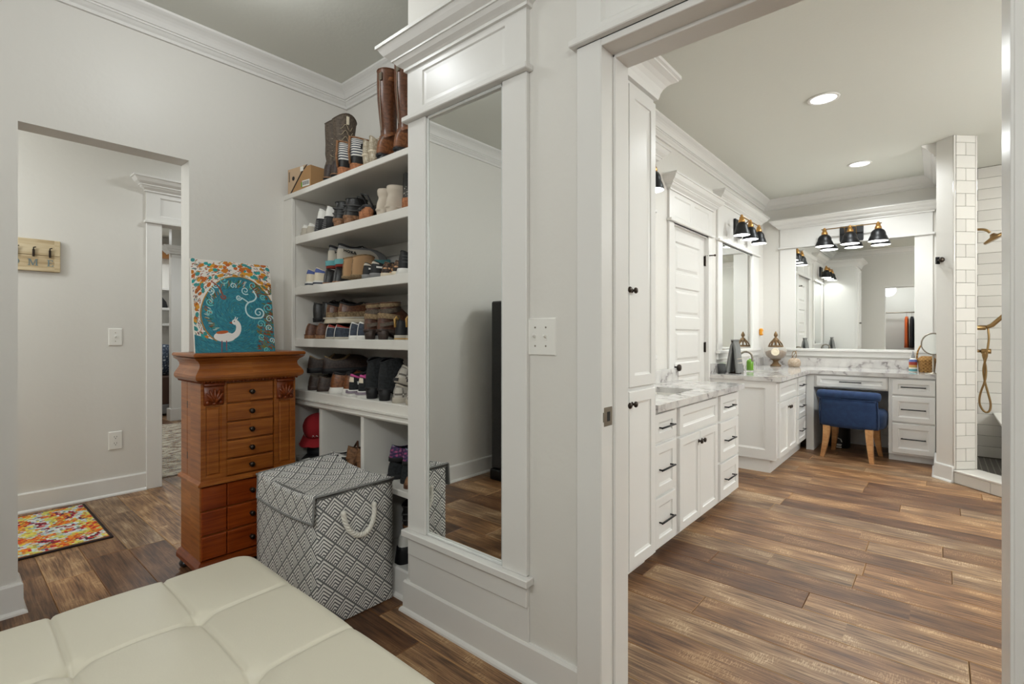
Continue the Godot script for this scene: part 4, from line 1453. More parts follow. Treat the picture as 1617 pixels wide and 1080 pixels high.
func shoe(called: String, d: Dictionary) -> Node3D:
	# heel at z = 0, toe towards -z, sole on y = 0
	var root := Node3D.new()
	root.name = numbered(called)
	add_child(root)
	var L: float = d.get("L", 0.28)
	var W: float = d.get("W", 0.1)
	var hh: float = d.get("heel", 0.0)
	var sh: float = d.get("sole_h", 0.022)
	var N := 24
	var pt: float = d.get("point", 0.0)
	var flare: float = d.get("flare", 0.03)
	var foot := func(k: int, grow: float) -> Vector3:
		var a := TAU * k / N
		var s := (1 - cos(a)) / 2
		var w := W / 2 * (0.76 + 0.24 * sm(0.2, 0.65, s)) * (1 - pt * 0.5 * sm(0.6, 1.0, s)) + grow
		return V(signf(sin(a)) * pow(absf(sin(a)), 0.66) * w, 0, -s * L + (grow if s < 0.5 else -grow) * absf(cos(a)))
	var yb := func(z: float) -> float:
		var s := clampf(-z / L, 0, 1)
		return hh * (1 - sm(0.22, 0.66, s)) + d.get("spring", 0.008) * pow(sm(0.7, 1.0, s), 2.0)
	# sole
	var so := MB.new()
	so.smooth(true)
	var r0 := []
	var r1 := []
	var r2 := []
	for k in N:
		var p: Vector3 = foot.call(k, 0.004)
		var q: Vector3 = foot.call(k, 0.004 + flare * sh)
		var y: float = yb.call(p.z)
		var hl: float = 1.0 + d.get("heel_lift", 0.0) * (1 - sm(0.1, 0.5, -p.z / L))
		r0.append(V(q.x, 0.0 if d.get("wedge", false) else y, q.z))
		r1.append(V((p.x + q.x) / 2, y + sh * 0.8 * hl, p.z))
		r2.append(V(p.x * 0.97, y + sh * hl, p.z * 0.99))
	so.rings([r0, r1, r2], true, true)
	part("sole", so, M[d.sole], root)
	if d.has("midsole"):
		var ms := MB.new()
		ms.smooth(true)
		var m0 := []
		var m1 := []
		for k in N:
			var p: Vector3 = foot.call(k, 0.0055 + flare * sh)
			var y: float = yb.call(p.z)
			m0.append(V(p.x, y + sh * d.get("mid0", 0.45), p.z))
			m1.append(V(p.x, y + sh * d.get("mid1", 0.95), p.z))
		ms.rings([m0, m1])
		part("midsole_band", ms, M[d.midsole], root)
	if hh > 0.02 and not d.get("wedge", false):
		var hb := MB.new()
		hb.smooth(true)
		var tp: float = d.get("heel_taper", 0.8)
		var h0 := []
		var h1 := []
		for k in 16:
			var a := TAU * k / 16
			var e := V(sin(a) * W * 0.37, 0, cos(a) * L * 0.12)
			h1.append(V(e.x, yb.call(-L * 0.13 + e.z) + 0.004, -L * 0.125 + e.z))
			h0.append(V(e.x * tp, 0, -L * 0.125 + e.z * tp + L * 0.03 * (1 - tp)))
		hb.rings([h0, h1], true, true)
		part("heel", hb, M[d.get("heel_mat", d.sole)], root)
	# upper: each outline point runs in an arc up to the collar
	var hc: float = d.get("hc", 0.07)
	var hf: float = d.get("hf", hc * 0.95)
	var c0: float = d.get("c0", 0.25)
	var cl: float = d.get("cl", 0.2)
	var cw: float = d.get("cw", W * 0.3)
	var toe: float = d.get("toe", 0.05)
	var dip: float = d.get("dip", 0.0 if d.has("shaft") else 0.016)
	var curve := func(k: int, t: float, off: float) -> Vector3:
		var a := TAU * k / N
		var s := (1 - cos(a)) / 2
		var f: Vector3 = foot.call(k, 0.0)
		f.y = yb.call(f.z) + sh * 0.9
		var col := V(sin(a) * cw, lerpf(hc, hf, s) + hh * (1 - sm(0.3, 0.7, c0)) + sh - dip * sin(a) * sin(a), -(c0 - cl * cos(a)) * L)
		var up: float = lerpf(hc * 0.72, toe * 1.35, sm(0.22, 0.62, s))
		var m := f + V(0, up, 0)
		m.x *= 1.04
		m.z = lerpf(m.z, col.z, 0.12)
		var p := f * (1 - t) * (1 - t) + m * 2 * t * (1 - t) + col * t * t
		if off > 0.0:
			var o := V(p.x, p.y * 0.3, p.z + L * c0).normalized()
			p += o * off
		return p
	var rs := []
	for i in 8:
		var ring := []
		for k in N:
			ring.append(curve.call(k, i / 7.0, 0.0))
		rs.append(ring)
	var top: Array = rs[-1]
	if d.has("shaft"):
		for q in d.shaft:
			# [height above collar, scale x, scale z, shift z, wave]
			var ring := []
			for k in N:
				var a := TAU * k / N
				var p: Vector3 = rs[7][k]
				var cz := -c0 * L
				ring.append(V(p.x * q[1], lerpf(p.y, hc + sh + hh, minf(1.0, q[0] / 0.05)) + q[0] + (q[4] if q.size() > 4 else 0.0) * cos(2 * a), cz + (p.z - cz) * q[2] + q[3]))
			rs.append(ring)
		top = rs[-1]
	var up := MB.new()
	up.smooth(true)
	up.rings(rs)
	part("upper", up, M[d.upper], root)
	var li := MB.new()
	li.smooth(true)
	var c := V(0, 0, -c0 * L)
	var i1 := []
	var i2 := []
	var dep: float = minf(0.05, hc * 0.7)
	for p in top:
		i1.append(V(c.x + (p.x - c.x) * 0.88, p.y + 0.001, c.z + (p.z - c.z) * 0.9))
		i2.append(V(c.x + (p.x - c.x) * 0.8, p.y - dep, c.z + (p.z - c.z) * 0.82))
	li.rings([top, i1, i2], false, true, true, -1.0)
	part("lining", li, M[d.get("lining", "ink")], root)
	var rim := MB.new()
	rim.smooth(true)
	var loop: Array = top.duplicate()
	loop.append(top[0])
	rim.tube(loop, d.get("rim_r", 0.0032), 6, false)
	part("collar_rim", rim, M[d.get("rim", d.upper)], root)
	if d.get("seam", "") != "":
		var sm2 := MB.new()
		sm2.smooth(true)
		var sp2 := []
		for i in 8:
			sp2.append(curve.call(0, i / 7.0, 0.0) + V(0, 0, 0.0008))
		sm2.tube(sp2, 0.0022, 5)
		part("heel_seam", sm2, M[d.seam], root)
	for q in d.get("patches", []):
		# [name, material, k0, k1, t0, t1]
		var pm := MB.new()
		pm.smooth(true)
		for k in range(q[2], q[3]):
			for i in 4:
				var ta := lerpf(q[4], q[5], i / 4.0)
				var tb := lerpf(q[4], q[5], (i + 1) / 4.0)
				var A: Vector3 = curve.call(posmod(k, N), ta, 0.0016)
				var B: Vector3 = curve.call(posmod(k + 1, N), ta, 0.0016)
				var C: Vector3 = curve.call(posmod(k + 1, N), tb, 0.0016)
				var D: Vector3 = curve.call(posmod(k, N), tb, 0.0016)
				pm.quad(A, B, C, D, (A + C) / 2 - V(0, 0.02, -c0 * L))
		part(q[0], pm, M[q[1]], root)
	if d.has("laces"):
		var lc := MB.new()
		lc.smooth(true)
		for i in 4:
			var s: float = lerpf(c0 + cl + 0.02, c0 + cl + 0.2, i / 3.0)
			var y: float = lerpf(hf, toe * 1.12, i / 4.2) + sh + hh * (1 - sm(0.3, 0.6, s)) + 0.004
			lc.tube([V(-cw * 0.85, y - 0.008, -s * L), V(-cw * 0.3, y, -s * L), V(cw * 0.3, y, -s * L - 0.006), V(cw * 0.85, y - 0.008, -s * L - 0.006)], 0.0028, 5)
		part("laces", lc, M[d.laces], root)
	for q in d.get("straps", []):
		# [material, radius, points...]
		var sp := MB.new()
		sp.smooth(true)
		sp.tube(q.slice(2), q[1], 6)
		part("strap", sp, M[q[0]], root)
	for q in d.get("hoops", []):
		# strap round the ankle: [material, name, y, z shift, scale, half height, tilt]
		var hp := MB.new()
		hp.smooth(true)
		var a0 := []
		var a1 := []
		for k in N:
			var a := TAU * k / N
			var x: float = sin(a) * cw * q[4]
			var z: float = -(c0 - cl * cos(a) * q[4]) * L + q[3]
			var yy: float = q[2] + q[6] * cos(a)
			a0.append(V(x * 1.05, yy - q[5], z))
			a1.append(V(x, yy + q[5], z))
		hp.rings([a0, a1])
		part(q[1], hp, M[q[0]], root)
	return root

func pair(called: String, d: Dictionary, label: String, group: String, xa: float, xb: float, y: float, z: float, yaw := 0.0, pitch := 0.0, zb := INF, noun := "shoe"):
	var a := shoe(called, d)
	tag(a, label + ", nearer the armoire", noun, group)
	a.position = V(xa, y, z)
	a.rotation = V(pitch, yaw, 0)
	var b := copy(a, label + ", nearer the framed mirror")
	b.position = V(xb, y, z if zb == INF else zb)
	b.rotation = V(pitch, yaw - 0.05, 0)
	return [a, b]

func shoes():
	var Z := -1.455
	# top shelf -----------------------------------------------------------
	var y := 2.0722
	var g := "footwear on the top shelf"
	var bx := thing("shoe_box", "kraft cardboard shoebox with a dark flap and white labels on the top shelf", "box", V(-2.905, y, -1.52), 0.12)
	var b := MB.new()
	b.box(V(0, 0.07, 0), V(0.22, 0.14, 0.2), 0.002)
	part("box_body", b, M.cards, bx)
	var fl := MB.new()
	fl.prism([Vector2(-0.112, 0.0), Vector2(-0.112, 0.146), Vector2(0.075, 0.146), Vector2(0.03, 0.12), Vector2(-0.09, 0.0)], 0.1, 0.1035)
	part("lid_flap", fl, mt(c8(196, 168, 138), 0.8), bx)
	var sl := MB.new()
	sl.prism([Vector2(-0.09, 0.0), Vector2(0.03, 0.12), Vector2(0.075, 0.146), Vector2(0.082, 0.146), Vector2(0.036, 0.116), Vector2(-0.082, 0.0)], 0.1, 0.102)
	part("painted_gap_shade", sl, M.ink, bx)  # thin ink strip painting the shade along the flap edge
	var lb := MB.new()
	lb.span(0.03, 0.1, 0.022, 0.058, 0.1, 0.1012)
	lb.span(0.015, 0.045, 0.115, 0.142, 0.1034, 0.1046)
	part("paper_label", lb, M.white, bx)
	var lg := MB.new()
	for i in 7:
		lg.span(0.036 + i * 0.009, 0.036 + i * 0.009 + 0.004, 0.03, 0.052, 0.1012, 0.1018)
	lg.span(-0.1, -0.094, 0.07, 0.13, 0.1034, 0.1042)
	part("print", lg, M.ink, bx)
	var hl := MB.new()
	hl.lathe([Vector2(0.013, 0), Vector2(0.013, 0.001)], 18, Transform3D(Basis(Vector3.RIGHT, PI / 2), V(-0.055, 0.085, 0.1032)))
	part("finger_hole", hl, M.ink, bx)
	var gs := MB.new()
	gs.span(0.018, 0.03, 0.022, 0.05, 0.1, 0.1013)
	part("green_mark", gs, M.green, bx)
	# cowboy boots with stitched shafts
	var cow := {"L": 0.29, "W": 0.095, "heel": 0.035, "sole_h": 0.012, "sole": "ink", "heel_mat": "ink", "upper": "taupe", "hc": 0.1, "hf": 0.11, "c0": 0.23, "cl": 0.17, "cw": 0.045, "toe": 0.045, "point": 0.5, "midsole": "sole_tan", "shaft": [[0.04, 1.05, 1.15, 0.0], [0.1, 1.08, 1.2, -0.004], [0.18, 1.12, 1.36, -0.008], [0.225, 1.12, 1.4, -0.01, -0.016]], "patches": [["toe_overlay", "choc", 7, 18, 0.02, 0.5], ["heel_overlay", "choc", -4, 5, 0.05, 0.6]], "lining": "choc"}
	var cows = pair("cowboy_boot", cow, "taupe brown cowboy boot with pale stitching", g, -2.665, -2.575, y, Z, 0.0, 0.0, Z + 0.005, "boot")
	for n in cows:
		var st := MB.new()
		st.smooth(true)
		for s in [-1.0, 1.0]:
			for c in 5:
				var pts := []
				for i in 15:
					var t := i / 14.0
					var zz := -0.07 + (t - 0.5) * 0.1
					var yy := 0.17 + c * 0.034 + 0.016 * sin(t * TAU * 2.0) + 0.02 * absf(t - 0.5)
					pts.append(V(s * (0.0515) * (1.0 - 0.9 * pow(absf(t - 0.5) * 1.75, 3.0)), yy, zz))
				st.tube(pts, 0.0014, 4)
		part("stitching", st, M.stitch, n)
		var pull := MB.new()
		pull.span(0.046, 0.053, 0.325, 0.372, -0.078, -0.062, 0.001)
		part("pull_tab", pull, M.cream, n)
	# striped wedge mules
	var mule := {"L": 0.26, "W": 0.096, "heel": 0.05, "wedge": true, "sole_h": 0.012, "sole": "cork", "upper": "stripes", "hc": 0.14, "hf": 0.15, "c0": 0.26, "cl": 0.25, "cw": 0.05, "rim": "sole_tan", "rim_r": 0.005, "toe": 0.05, "lining": "ink", "patches": [["toe_band", "inkgloss", -12, 12, 0.0, 0.22]], "straps": [["sole_tan", 0.007, V(0.0, 0.06, 0.006), V(0, 0.12, 0.014), V(0, 0.205, 0.008)]]}
	pair("wedge_bootie", mule, "navy and white striped wedge bootie with tan strap", g, -2.49, -2.385, y, Z + 0.012, 0.0, 0.0, Z + 0.0, "boot")
	var glit := {"L": 0.23, "W": 0.078, "heel": 0.085, "sole_h": 0.007, "sole": "cream", "heel_mat": "glitter", "heel_taper": 0.6, "upper": "glitter", "hc": 0.075, "hf": 0.03, "c0": 0.3, "cl": 0.28, "cw": 0.03, "toe": 0.03, "dip": 0.02, "lining": "cream", "straps": [["cream", 0.003, V(-0.03, 0.135, -0.03), V(-0.015, 0.165, -0.05), V(0.01, 0.172, -0.06), V(0.03, 0.15, -0.05)]]}
	pair("glitter_heel", glit, "pale glittery high heel", g, -2.285, -2.215, y, Z - 0.01, 0.1, 0.0, Z - 0.0)
	var tall := {"L": 0.27, "W": 0.092, "heel": 0.04, "sole_h": 0.012, "sole": "ink", "heel_mat": "inkgloss", "upper": "cognac", "hc": 0.1, "hf": 0.12, "c0": 0.25, "cl": 0.15, "cw": 0.042, "toe": 0.048, "lining": "choc", "shaft": [[0.04, 1.0, 1.02, 0.0], [0.1, 1.06, 1.12, 0.004], [0.18, 1.2, 1.4, 0.002], [0.26, 1.3, 1.6, -0.004], [0.325, 1.3, 1.62, -0.006]], "hoops": [["chestnut", "top_strap", 0.425, -0.004, 1.38, 0.011, 0.0], ["chestnut", "ankle_strap", 0.16, 0.0, 1.12, 0.009, -0.02]], "patches": [["heel_counter", "chestnut", -4, 5, 0.05, 0.6]]}
	var talls = pair("riding_boot", tall, "tall cognac leather riding boot with buckled strap", g, -2.13, -1.995, y, Z + 0.01, 0.0, 0.0, Z + 0.005, "boot")
	for n in talls:
		var bk := MB.new()
		bk.span(0.004, 0.026, 0.415, 0.455, -0.014, -0.004, 0.002)
		bk.tube([V(0.01, 0.42, -0.0065), V(0.01, 0.34, -0.0075), V(0.01, 0.24, -0.0125), V(0.01, 0.17, -0.017)], 0.002, 5)
		part("buckle_and_zip", bk, M.steel, n)
	# second shelf --------------------------------------------------------
	y = 1.8122
	g = "footwear on the second shelf"
	var flat := {"L": 0.26, "W": 0.092, "sole_h": 0.022, "sole": "stone", "upper": "white", "hc": 0.045, "hf": 0.05, "toe": 0.04, "lining": "stone", "laces": "white", "patches": [["heel_counter", "stone", -3, 4, 0.0, 0.5]]}
	pair("white_sneaker", flat, "low plain white canvas sneaker", g, -2.905, -2.835, y, Z + 0.012, 0.1)
	var run1 := {"L": 0.3, "W": 0.102, "sole_h": 0.046, "heel_lift": 0.7, "flare": 0.2, "sole": "ink", "upper": "white", "hc": 0.092, "hf": 0.075, "toe": 0.045, "lining": "dkgrey", "laces": "white", "patches": [["side_stripe", "grey", 3, 8, 0.3, 0.55]]}
	var runs = pair("running_shoe", run1, "white running shoe with thick ridged black heel sole", g, -2.735, -2.645, y, Z + 0.005, 0.02)
	for n in runs:
		var rd := MB.new()
		for i in 6:
			rd.box(V(0, 0.012 + i * 0.0105, 0.0095 - i * 0.0016), V(0.046 - i * 0.003, 0.0035, 0.005), 0.001)
		part("sole_ridge", rd, M.grey, n)
	var ab := {"L": 0.26, "W": 0.1, "heel": 0.035, "sole_h": 0.018, "sole": "sole_tan", "upper": "inkgloss", "hc": 0.07, "hf": 0.08, "c0": 0.28, "cl": 0.23, "cw": 0.041, "toe": 0.05, "shaft": [[0.012, 1.0, 1.0, 0], [0.022, 1.02, 1.02, 0]], "lining": "ink", "straps": [["dkgrey", 0.004, V(-0.046, 0.075, -0.04), V(0, 0.08, 0.004), V(0.047, 0.075, -0.04), V(0.048, 0.085, -0.1)], ["dkgrey", 0.004, V(-0.046, 0.105, -0.04), V(0, 0.11, 0.003), V(0.046, 0.105, -0.04), V(0.047, 0.11, -0.1)]]}
	pair("ankle_boot", ab, "black leather ankle boot with tan sole", g, -2.555, -2.45, y, Z + 0.005, -0.12, 0.0, INF, "boot")
	var sand := {"L": 0.25, "W": 0.085, "heel": 0.055, "sole_h": 0.012, "sole": "ink", "heel_mat": "cork", "upper": "inkgloss", "hc": 0.02, "hf": 0.025, "c0": 0.42, "cl": 0.38, "cw": 0.038, "toe": 0.03, "lining": "cork", "straps": [["ink", 0.005, V(-0.035, 0.06, -0.05), V(-0.032, 0.115, -0.02), V(0, 0.13, 0.004), V(0.032, 0.115, -0.02), V(0.035, 0.06, -0.05)], ["ink", 0.005, V(-0.036, 0.065, -0.1), V(0, 0.118, -0.12), V(0.036, 0.065, -0.1)]]}
	pair("strappy_sandal", sand, "black strappy heeled sandal with tan insole", g, -2.315, -2.25, y, Z - 0.0, -0.3, 0.0, Z + 0.02)
	var ls := {"L": 0.24, "W": 0.08, "sole_h": 0.014, "sole": "ink", "upper": "snake", "hc": 0.045, "hf": 0.03, "c0": 0.32, "cl": 0.28, "toe": 0.032}
	pair("patterned_flat", ls, "black and white patterned flat", g, -2.22, -2.17, y, Z - 0.12)
	var slouch := {"L": 0.24, "W": 0.088, "heel": 0.03, "sole_h": 0.01, "sole": "beige", "upper": "beige", "hc": 0.05, "hf": 0.062, "c0": 0.27, "cl": 0.22, "cw": 0.037, "toe": 0.045, "lining": "khaki", "shaft": [[0.014, 1.0, 1.0, 0], [0.024, 1.12, 1.1, 0], [0.044, 1.14, 1.12, 0], [0.048, 1.04, 1.04, 0]]}
	pair("slouch_boot", slouch, "beige suede boot with folded cuff", g, -2.14, -2.055, y, Z + 0.005, -0.05, 0.0, Z + 0.01, "boot")
	var cuff := {"L": 0.25, "W": 0.09, "heel": 0.06, "wedge": true, "sole_h": 0.012, "sole": "cork", "upper": "snake", "hc": 0.1, "hf": 0.11, "c0": 0.27, "cl": 0.19, "cw": 0.042, "toe": 0.045, "lining": "ink", "hoops": [["inkgloss", "ankle_cuff", 0.15, 0.004, 1.2, 0.045, 0.0]], "shaft": [[0.02, 1.05, 1.05, 0]]}
	pair("wedge_sandal", cuff, "snake-patterned cork wedge with black ankle cuff", g, -1.975, -1.865, y, Z - 0.035, 0.0, 0.0, Z + 0.0)
	# third shelf ---------------------------------------------------------
	y = 1.5052
	g = "footwear on the third shelf"
	var ten := {"L": 0.27, "W": 0.096, "sole_h": 0.03, "sole": "white", "midsole": "navy", "mid0": 0.35, "mid1": 0.65, "upper": "cream", "hc": 0.075, "hf": 0.07, "toe": 0.045, "lining": "blue", "laces": "white", "patches": [["heel_tab", "blue", -3, 4, 0.55, 0.98]]}
	pair("tennis_shoe", ten, "cream sneaker with blue heel tab and navy sole stripe", g, -2.875, -2.78, y, Z)
	var clog := {"L": 0.28, "W": 0.1, "sole_h": 0.012, "sole": "sole_tan", "upper": "inkgloss", "hc": 0.08, "hf": 0.085, "c0": 0.27, "cl": 0.2, "toe": 0.055, "lining": "stone"}
	pair("leather_slip_on", clog, "black leather slip-on with thin tan sole", g, -2.672, -2.57, y, Z, -0.05)
	var hok := {"L": 0.31, "W": 0.104, "sole_h": 0.042, "flare": 0.22, "sole": "red", "midsole": "teal", "mid0": 0.3, "mid1": 0.98, "upper": "grey", "hc": 0.085, "hf": 0.075, "toe": 0.048, "lining": "ink", "laces": "ink", "rim": "ink", "rim_r": 0.007, "patches": [["heel_panel", "stone", -4, 8, 0.0, 0.62]]}
	var hk = pair("trail_shoe", hok, "grey trail shoe with teal and red sole lying on other shoes", g, -2.65, -2.553, y + 0.094, Z - 0.02, -0.03, 0.06)
	for n in hk:
		var tm := TextMesh.new()
		tm.text = "HOKA"
		tm.font_size = 32
		tm.pixel_size = 0.00085
		tm.depth = 0.002
		var f := SystemFont.new()
		f.font_names = PackedStringArray(["Droid Sans"])
		f.font_weight = 800
		tm.font = f
		var tn := part("lettering", tm, M.ink, n, V(0.0505, 0.08, -0.05))
		tn.rotation = V(-0.5, PI / 2, 0.0)
		tn.rotate_object_local(V(0, 0, 1), -0.25)
	var tanb := {"L": 0.25, "W": 0.096, "heel": 0.02, "sole_h": 0.012, "sole": "khaki", "upper": "tan", "hc": 0.08, "hf": 0.088, "c0": 0.27, "cl": 0.24, "cw": 0.039, "toe": 0.05, "dip": 0.012, "lining": "cognac", "seam": "khaki", "rim": "khaki", "shaft": [[0.012, 1.0, 1.0, 0], [0.024, 1.0, 1.02, 0, -0.008]]}
	pair("suede_boot", tanb, "tan suede ankle boot with brown lining", g, -2.452, -2.36, y, Z + 0.01, -0.05, 0.0, Z + 0.012, "boot")
	var blk := {"L": 0.26, "W": 0.094, "sole_h": 0.026, "sole": "grey", "upper": "ink", "hc": 0.062, "hf": 0.06, "toe": 0.042, "lining": "ink", "laces": "ink", "patches": [["side_stripe", "white", 2, 5, 0.35, 0.5], ["heel_tab", "stone", -2, 3, 0.7, 0.95]]}
	pair("black_sneaker", blk, "black sneaker with grey sole and thin white stripe", g, -2.27, -2.185, y, Z, 0.0, 0.0, Z + 0.01)
	var leo := {"L": 0.25, "W": 0.094, "sole_h": 0.02, "sole": "cream", "upper": "leopard", "hc": 0.055, "hf": 0.06, "c0": 0.3, "cl": 0.23, "toe": 0.042, "lining": "ink"}
	pair("leopard_slip_on", leo, "leopard print slip-on with cream sole", g, -2.10, -2.01, y, Z + 0.003, -0.1)
	var knit := {"L": 0.27, "W": 0.1, "sole_h": 0.03, "flare": 0.3, "sole": "white", "upper": "ink", "hc": 0.085, "hf": 0.08, "toe": 0.045, "lining": "ink", "patches": [["knit_rib", "dkgrey", 1, 9, 0.25, 0.32], ["knit_rib", "dkgrey", 1, 9, 0.42, 0.49], ["knit_rib", "dkgrey", 1, 9, 0.6, 0.67]]}
	pair("knit_sneaker", knit, "black ribbed knit sneaker with white sole", g, -1.95, -1.856, y, Z + 0.01)
	# fourth shelf --------------------------------------------------------
	y = 1.1942
	g = "footwear on the fourth shelf"
	var bro := {"L": 0.29, "W": 0.104, "sole_h": 0.026, "sole": "sole_tan", "upper": "brown", "hc": 0.064, "hf": 0.066, "c0": 0.27, "cl": 0.2, "toe": 0.048, "lining": "choc", "laces": "choc", "seam": "sole_tan", "midsole": "cognac", "mid0": 0.8, "mid1": 1.0}
	pair("leather_shoe", bro, "reddish brown leather shoe with welted sole", g, -2.885, -2.755, y, Z)
	var bl2 := {"L": 0.28, "W": 0.1, "sole_h": 0.026, "sole": "ink", "upper": "inkgloss", "hc": 0.09, "hf": 0.09, "toe": 0.05, "lining": "ink", "laces": "ink"}
	pair("black_shoe", bl2, "glossy black shoe stacked on reddish brown shoes", g, -2.84, -2.735, y + 0.098, Z - 0.03, -0.1, 0.12)
	var cas := {"L": 0.3, "W": 0.104, "sole_h": 0.034, "flare": 0.3, "sole": "cream", "midsole": "stone", "mid0": 0.75, "mid1": 1.0, "upper": "khaki", "hc": 0.08, "hf": 0.078, "toe": 0.05, "lining": "ink", "laces": "ink", "rim": "ink", "rim_r": 0.007, "seam": "khaki", "patches": [["heel_panel", "cognac", -4, 8, 0.2, 0.92], ["heel_cap", "khaki", -4, 6, 0.0, 0.3]]}
	pair("casual_sneaker", cas, "khaki and rust sneaker with cream sole stacked on boat shoes", g, -2.65, -2.52, y + 0.088, Z - 0.005, -0.12, 0.03)
	var boat := {"L": 0.28, "W": 0.1, "sole_h": 0.012, "sole": "stone", "upper": "navy", "hc": 0.068, "hf": 0.06, "c0": 0.29, "cl": 0.23, "toe": 0.045, "lining": "choc", "laces": "blue", "seam": "white", "rim": "red", "patches": [["top_band", "red", -5, 7, 0.76, 0.99], ["seam", "white", -5, 6, 0.7, 0.73], ["side_seam", "white", 6, 7, 0.1, 0.9]]}
	pair("boat_shoe", boat, "navy boat shoe with red band and white seams", g, -2.63, -2.54, y, Z + 0.01, -0.2)
	var nav := {"L": 0.27, "W": 0.098, "sole_h": 0.02, "sole": "white", "upper": "navy", "hc": 0.07, "hf": 0.068, "toe": 0.045, "lining": "stone", "laces": "white", "rim": "white", "seam": "white", "patches": [["trim", "white", -6, 8, 0.9, 0.99], ["heel_seam", "white", -1, 0, 0.0, 0.9]]}
	pair("navy_sneaker", nav, "navy sneaker with white trim and sole", g, -2.40, -2.31, y, Z, -0.2, 0.0, Z + 0.01)
	var wrp := {"L": 0.25, "W": 0.096, "heel": 0.04, "sole_h": 0.012, "sole": "choc", "heel_mat": "choc", "heel_taper": 0.75, "upper": "brown", "hc": 0.105, "hf": 0.115, "c0": 0.27, "cl": 0.2, "cw": 0.045, "toe": 0.05, "lining": "khaki", "shaft": [[0.014, 1.04, 1.05, 0], [0.026, 1.12, 1.12, 0]], "hoops": [["khaki", "fold_cuff", 0.178, 0.0, 1.1, 0.012, -0.004], ["taupe", "wrap_strap", 0.148, 0.0, 1.14, 0.012, -0.01], ["khaki", "wrap_strap", 0.112, 0.002, 1.22, 0.013, 0.008], ["taupe", "wrap_strap", 0.085, 0.002, 1.26, 0.009, -0.014]]}
	pair("wrap_boot", wrp, "brown ankle boot wrapped with khaki straps", g, -2.245, -2.12, y, Z + 0.008, -0.05, 0.0, Z + 0.014, "boot")
	var bg := {"L": 0.26, "W": 0.092, "sole_h": 0.022, "sole": "stone", "upper": "ink", "hc": 0.075, "hf": 0.075, "toe": 0.045, "lining": "ink", "laces": "ink", "midsole": "goldp", "mid0": 0.1, "mid1": 0.35}
	var bgs = pair("black_sneaker", bg, "black sneaker with gold heel loop", g, -1.975, -1.885, y, Z + 0.01)
	for n in bgs:
		var lp := MB.new()
		lp.smooth(true)
		lp.tube([V(0, 0.06, 0.005), V(0, 0.098, 0.008), V(0, 0.108, 0.0), V(0, 0.098, -0.012)], 0.006, 6)
		part("heel_loop", lp, M.goldp, n)
	var bt := {"L": 0.26, "W": 0.098, "sole_h": 0.02, "sole": "ink", "upper": "suede_black", "hc": 0.07, "hf": 0.06, "c0": 0.3, "cl": 0.24, "toe": 0.05, "lining": "ink"}
	var bts := shoe("black_slipper", bt)
	tag(bts, "black suede slipper stacked against the mirror end of the fourth shelf", "shoe", g)
	bts.position = V(-1.875, y + 0.1, Z - 0.05)
	bts.rotation = V(0.25, 0.0, 0)
	# fifth shelf ---------------------------------------------------------
	y = 0.8902
	g = "footwear on the fifth shelf"
	var dk := {"L": 0.28, "W": 0.1, "sole_h": 0.026, "sole": "choc", "upper": "choc", "hc": 0.062, "hf": 0.062, "toe": 0.046, "lining": "taupe", "laces": "taupe", "rim": "taupe", "seam": "taupe", "patches": [["seam", "taupe", -6, 7, 0.88, 0.99]]}
	pair("brown_moccasin", dk, "dark brown laced moccasin", g, -2.83, -2.725, y, Z + 0.01, -0.15)
	var clg := {"L": 0.29, "W": 0.104, "sole_h": 0.03, "sole": "ink", "upper": "choc", "hc": 0.072, "hf": 0.078, "c0": 0.3, "cl": 0.25, "toe": 0.055, "lining": "khaki", "rim": "khaki", "dip": 0.03, "patches": [["rim", "goldp", -7, 8, 0.93, 0.99]]}
	pair("leather_clog", clg, "dark brown clog with pale lining stacked on moccasins", g, -2.85, -2.74, y + 0.1, Z + 0.005, -0.25, 0.02, Z - 0.03)
	var che := {"L": 0.28, "W": 0.104, "sole_h": 0.034, "flare": 0.3, "sole": "white", "upper": "chestnut", "hc": 0.085, "hf": 0.09, "c0": 0.28, "cl": 0.21, "toe": 0.05, "lining": "ink", "laces": "choc", "rim": "ink", "rim_r": 0.007, "seam": "cognac", "patches": [["collar", "ink", -7, 8, 0.8, 0.99]]}
	pair("chestnut_boot", che, "chestnut leather boot with black collar and white sole", g, -2.575, -2.46, y, Z + 0.012, -0.2, 0.0, Z + 0.0, "boot")
	var pk := {"L": 0.25, "W": 0.09, "sole_h": 0.034, "flare": 0.3, "sole": "white", "midsole": "mauve", "mid0": 0.5, "mid1": 0.9, "upper": "suede_black", "hc": 0.08, "hf": 0.075, "toe": 0.045, "lining": "pink", "laces": "pink", "rim": "pink", "rim_r": 0.006, "patches": [["collar", "pink", -6, 7, 0.86, 0.99], ["heel_mark", "cream", -1, 2, 0.45, 0.8], ["side_mark", "white", 3, 6, 0.3, 0.5]]}
	pair("pink_sneaker", pk, "black running shoe with pink collar and pale sole", g, -2.385, -2.295, y, Z + 0.012, -0.1)
	var bsu := {"L": 0.26, "W": 0.1, "heel": 0.05, "sole_h": 0.01, "sole": "ink", "upper": "suede_black", "hc": 0.105, "hf": 0.125, "c0": 0.27, "cl": 0.23, "cw": 0.041, "toe": 0.05, "lining": "ink", "shaft": [[0.016, 1.0, 1.0, 0], [0.032, 1.03, 1.02, 0, -0.008]]}
	pair("suede_bootie", bsu, "black suede heeled bootie", g, -2.225, -2.11, y, Z + 0.012, -0.08, 0.0, Z + 0.016, "boot")
	var pld := {"L": 0.25, "W": 0.096, "sole_h": 0.026, "sole": "stone", "upper": "plaid", "hc": 0.062, "hf": 0.05, "c0": 0.3, "cl": 0.24, "toe": 0.045, "lining": "cream", "rim": "stone", "rim_r": 0.005, "patches": [["collar", "stone", -6, 7, 0.9, 0.99]]}
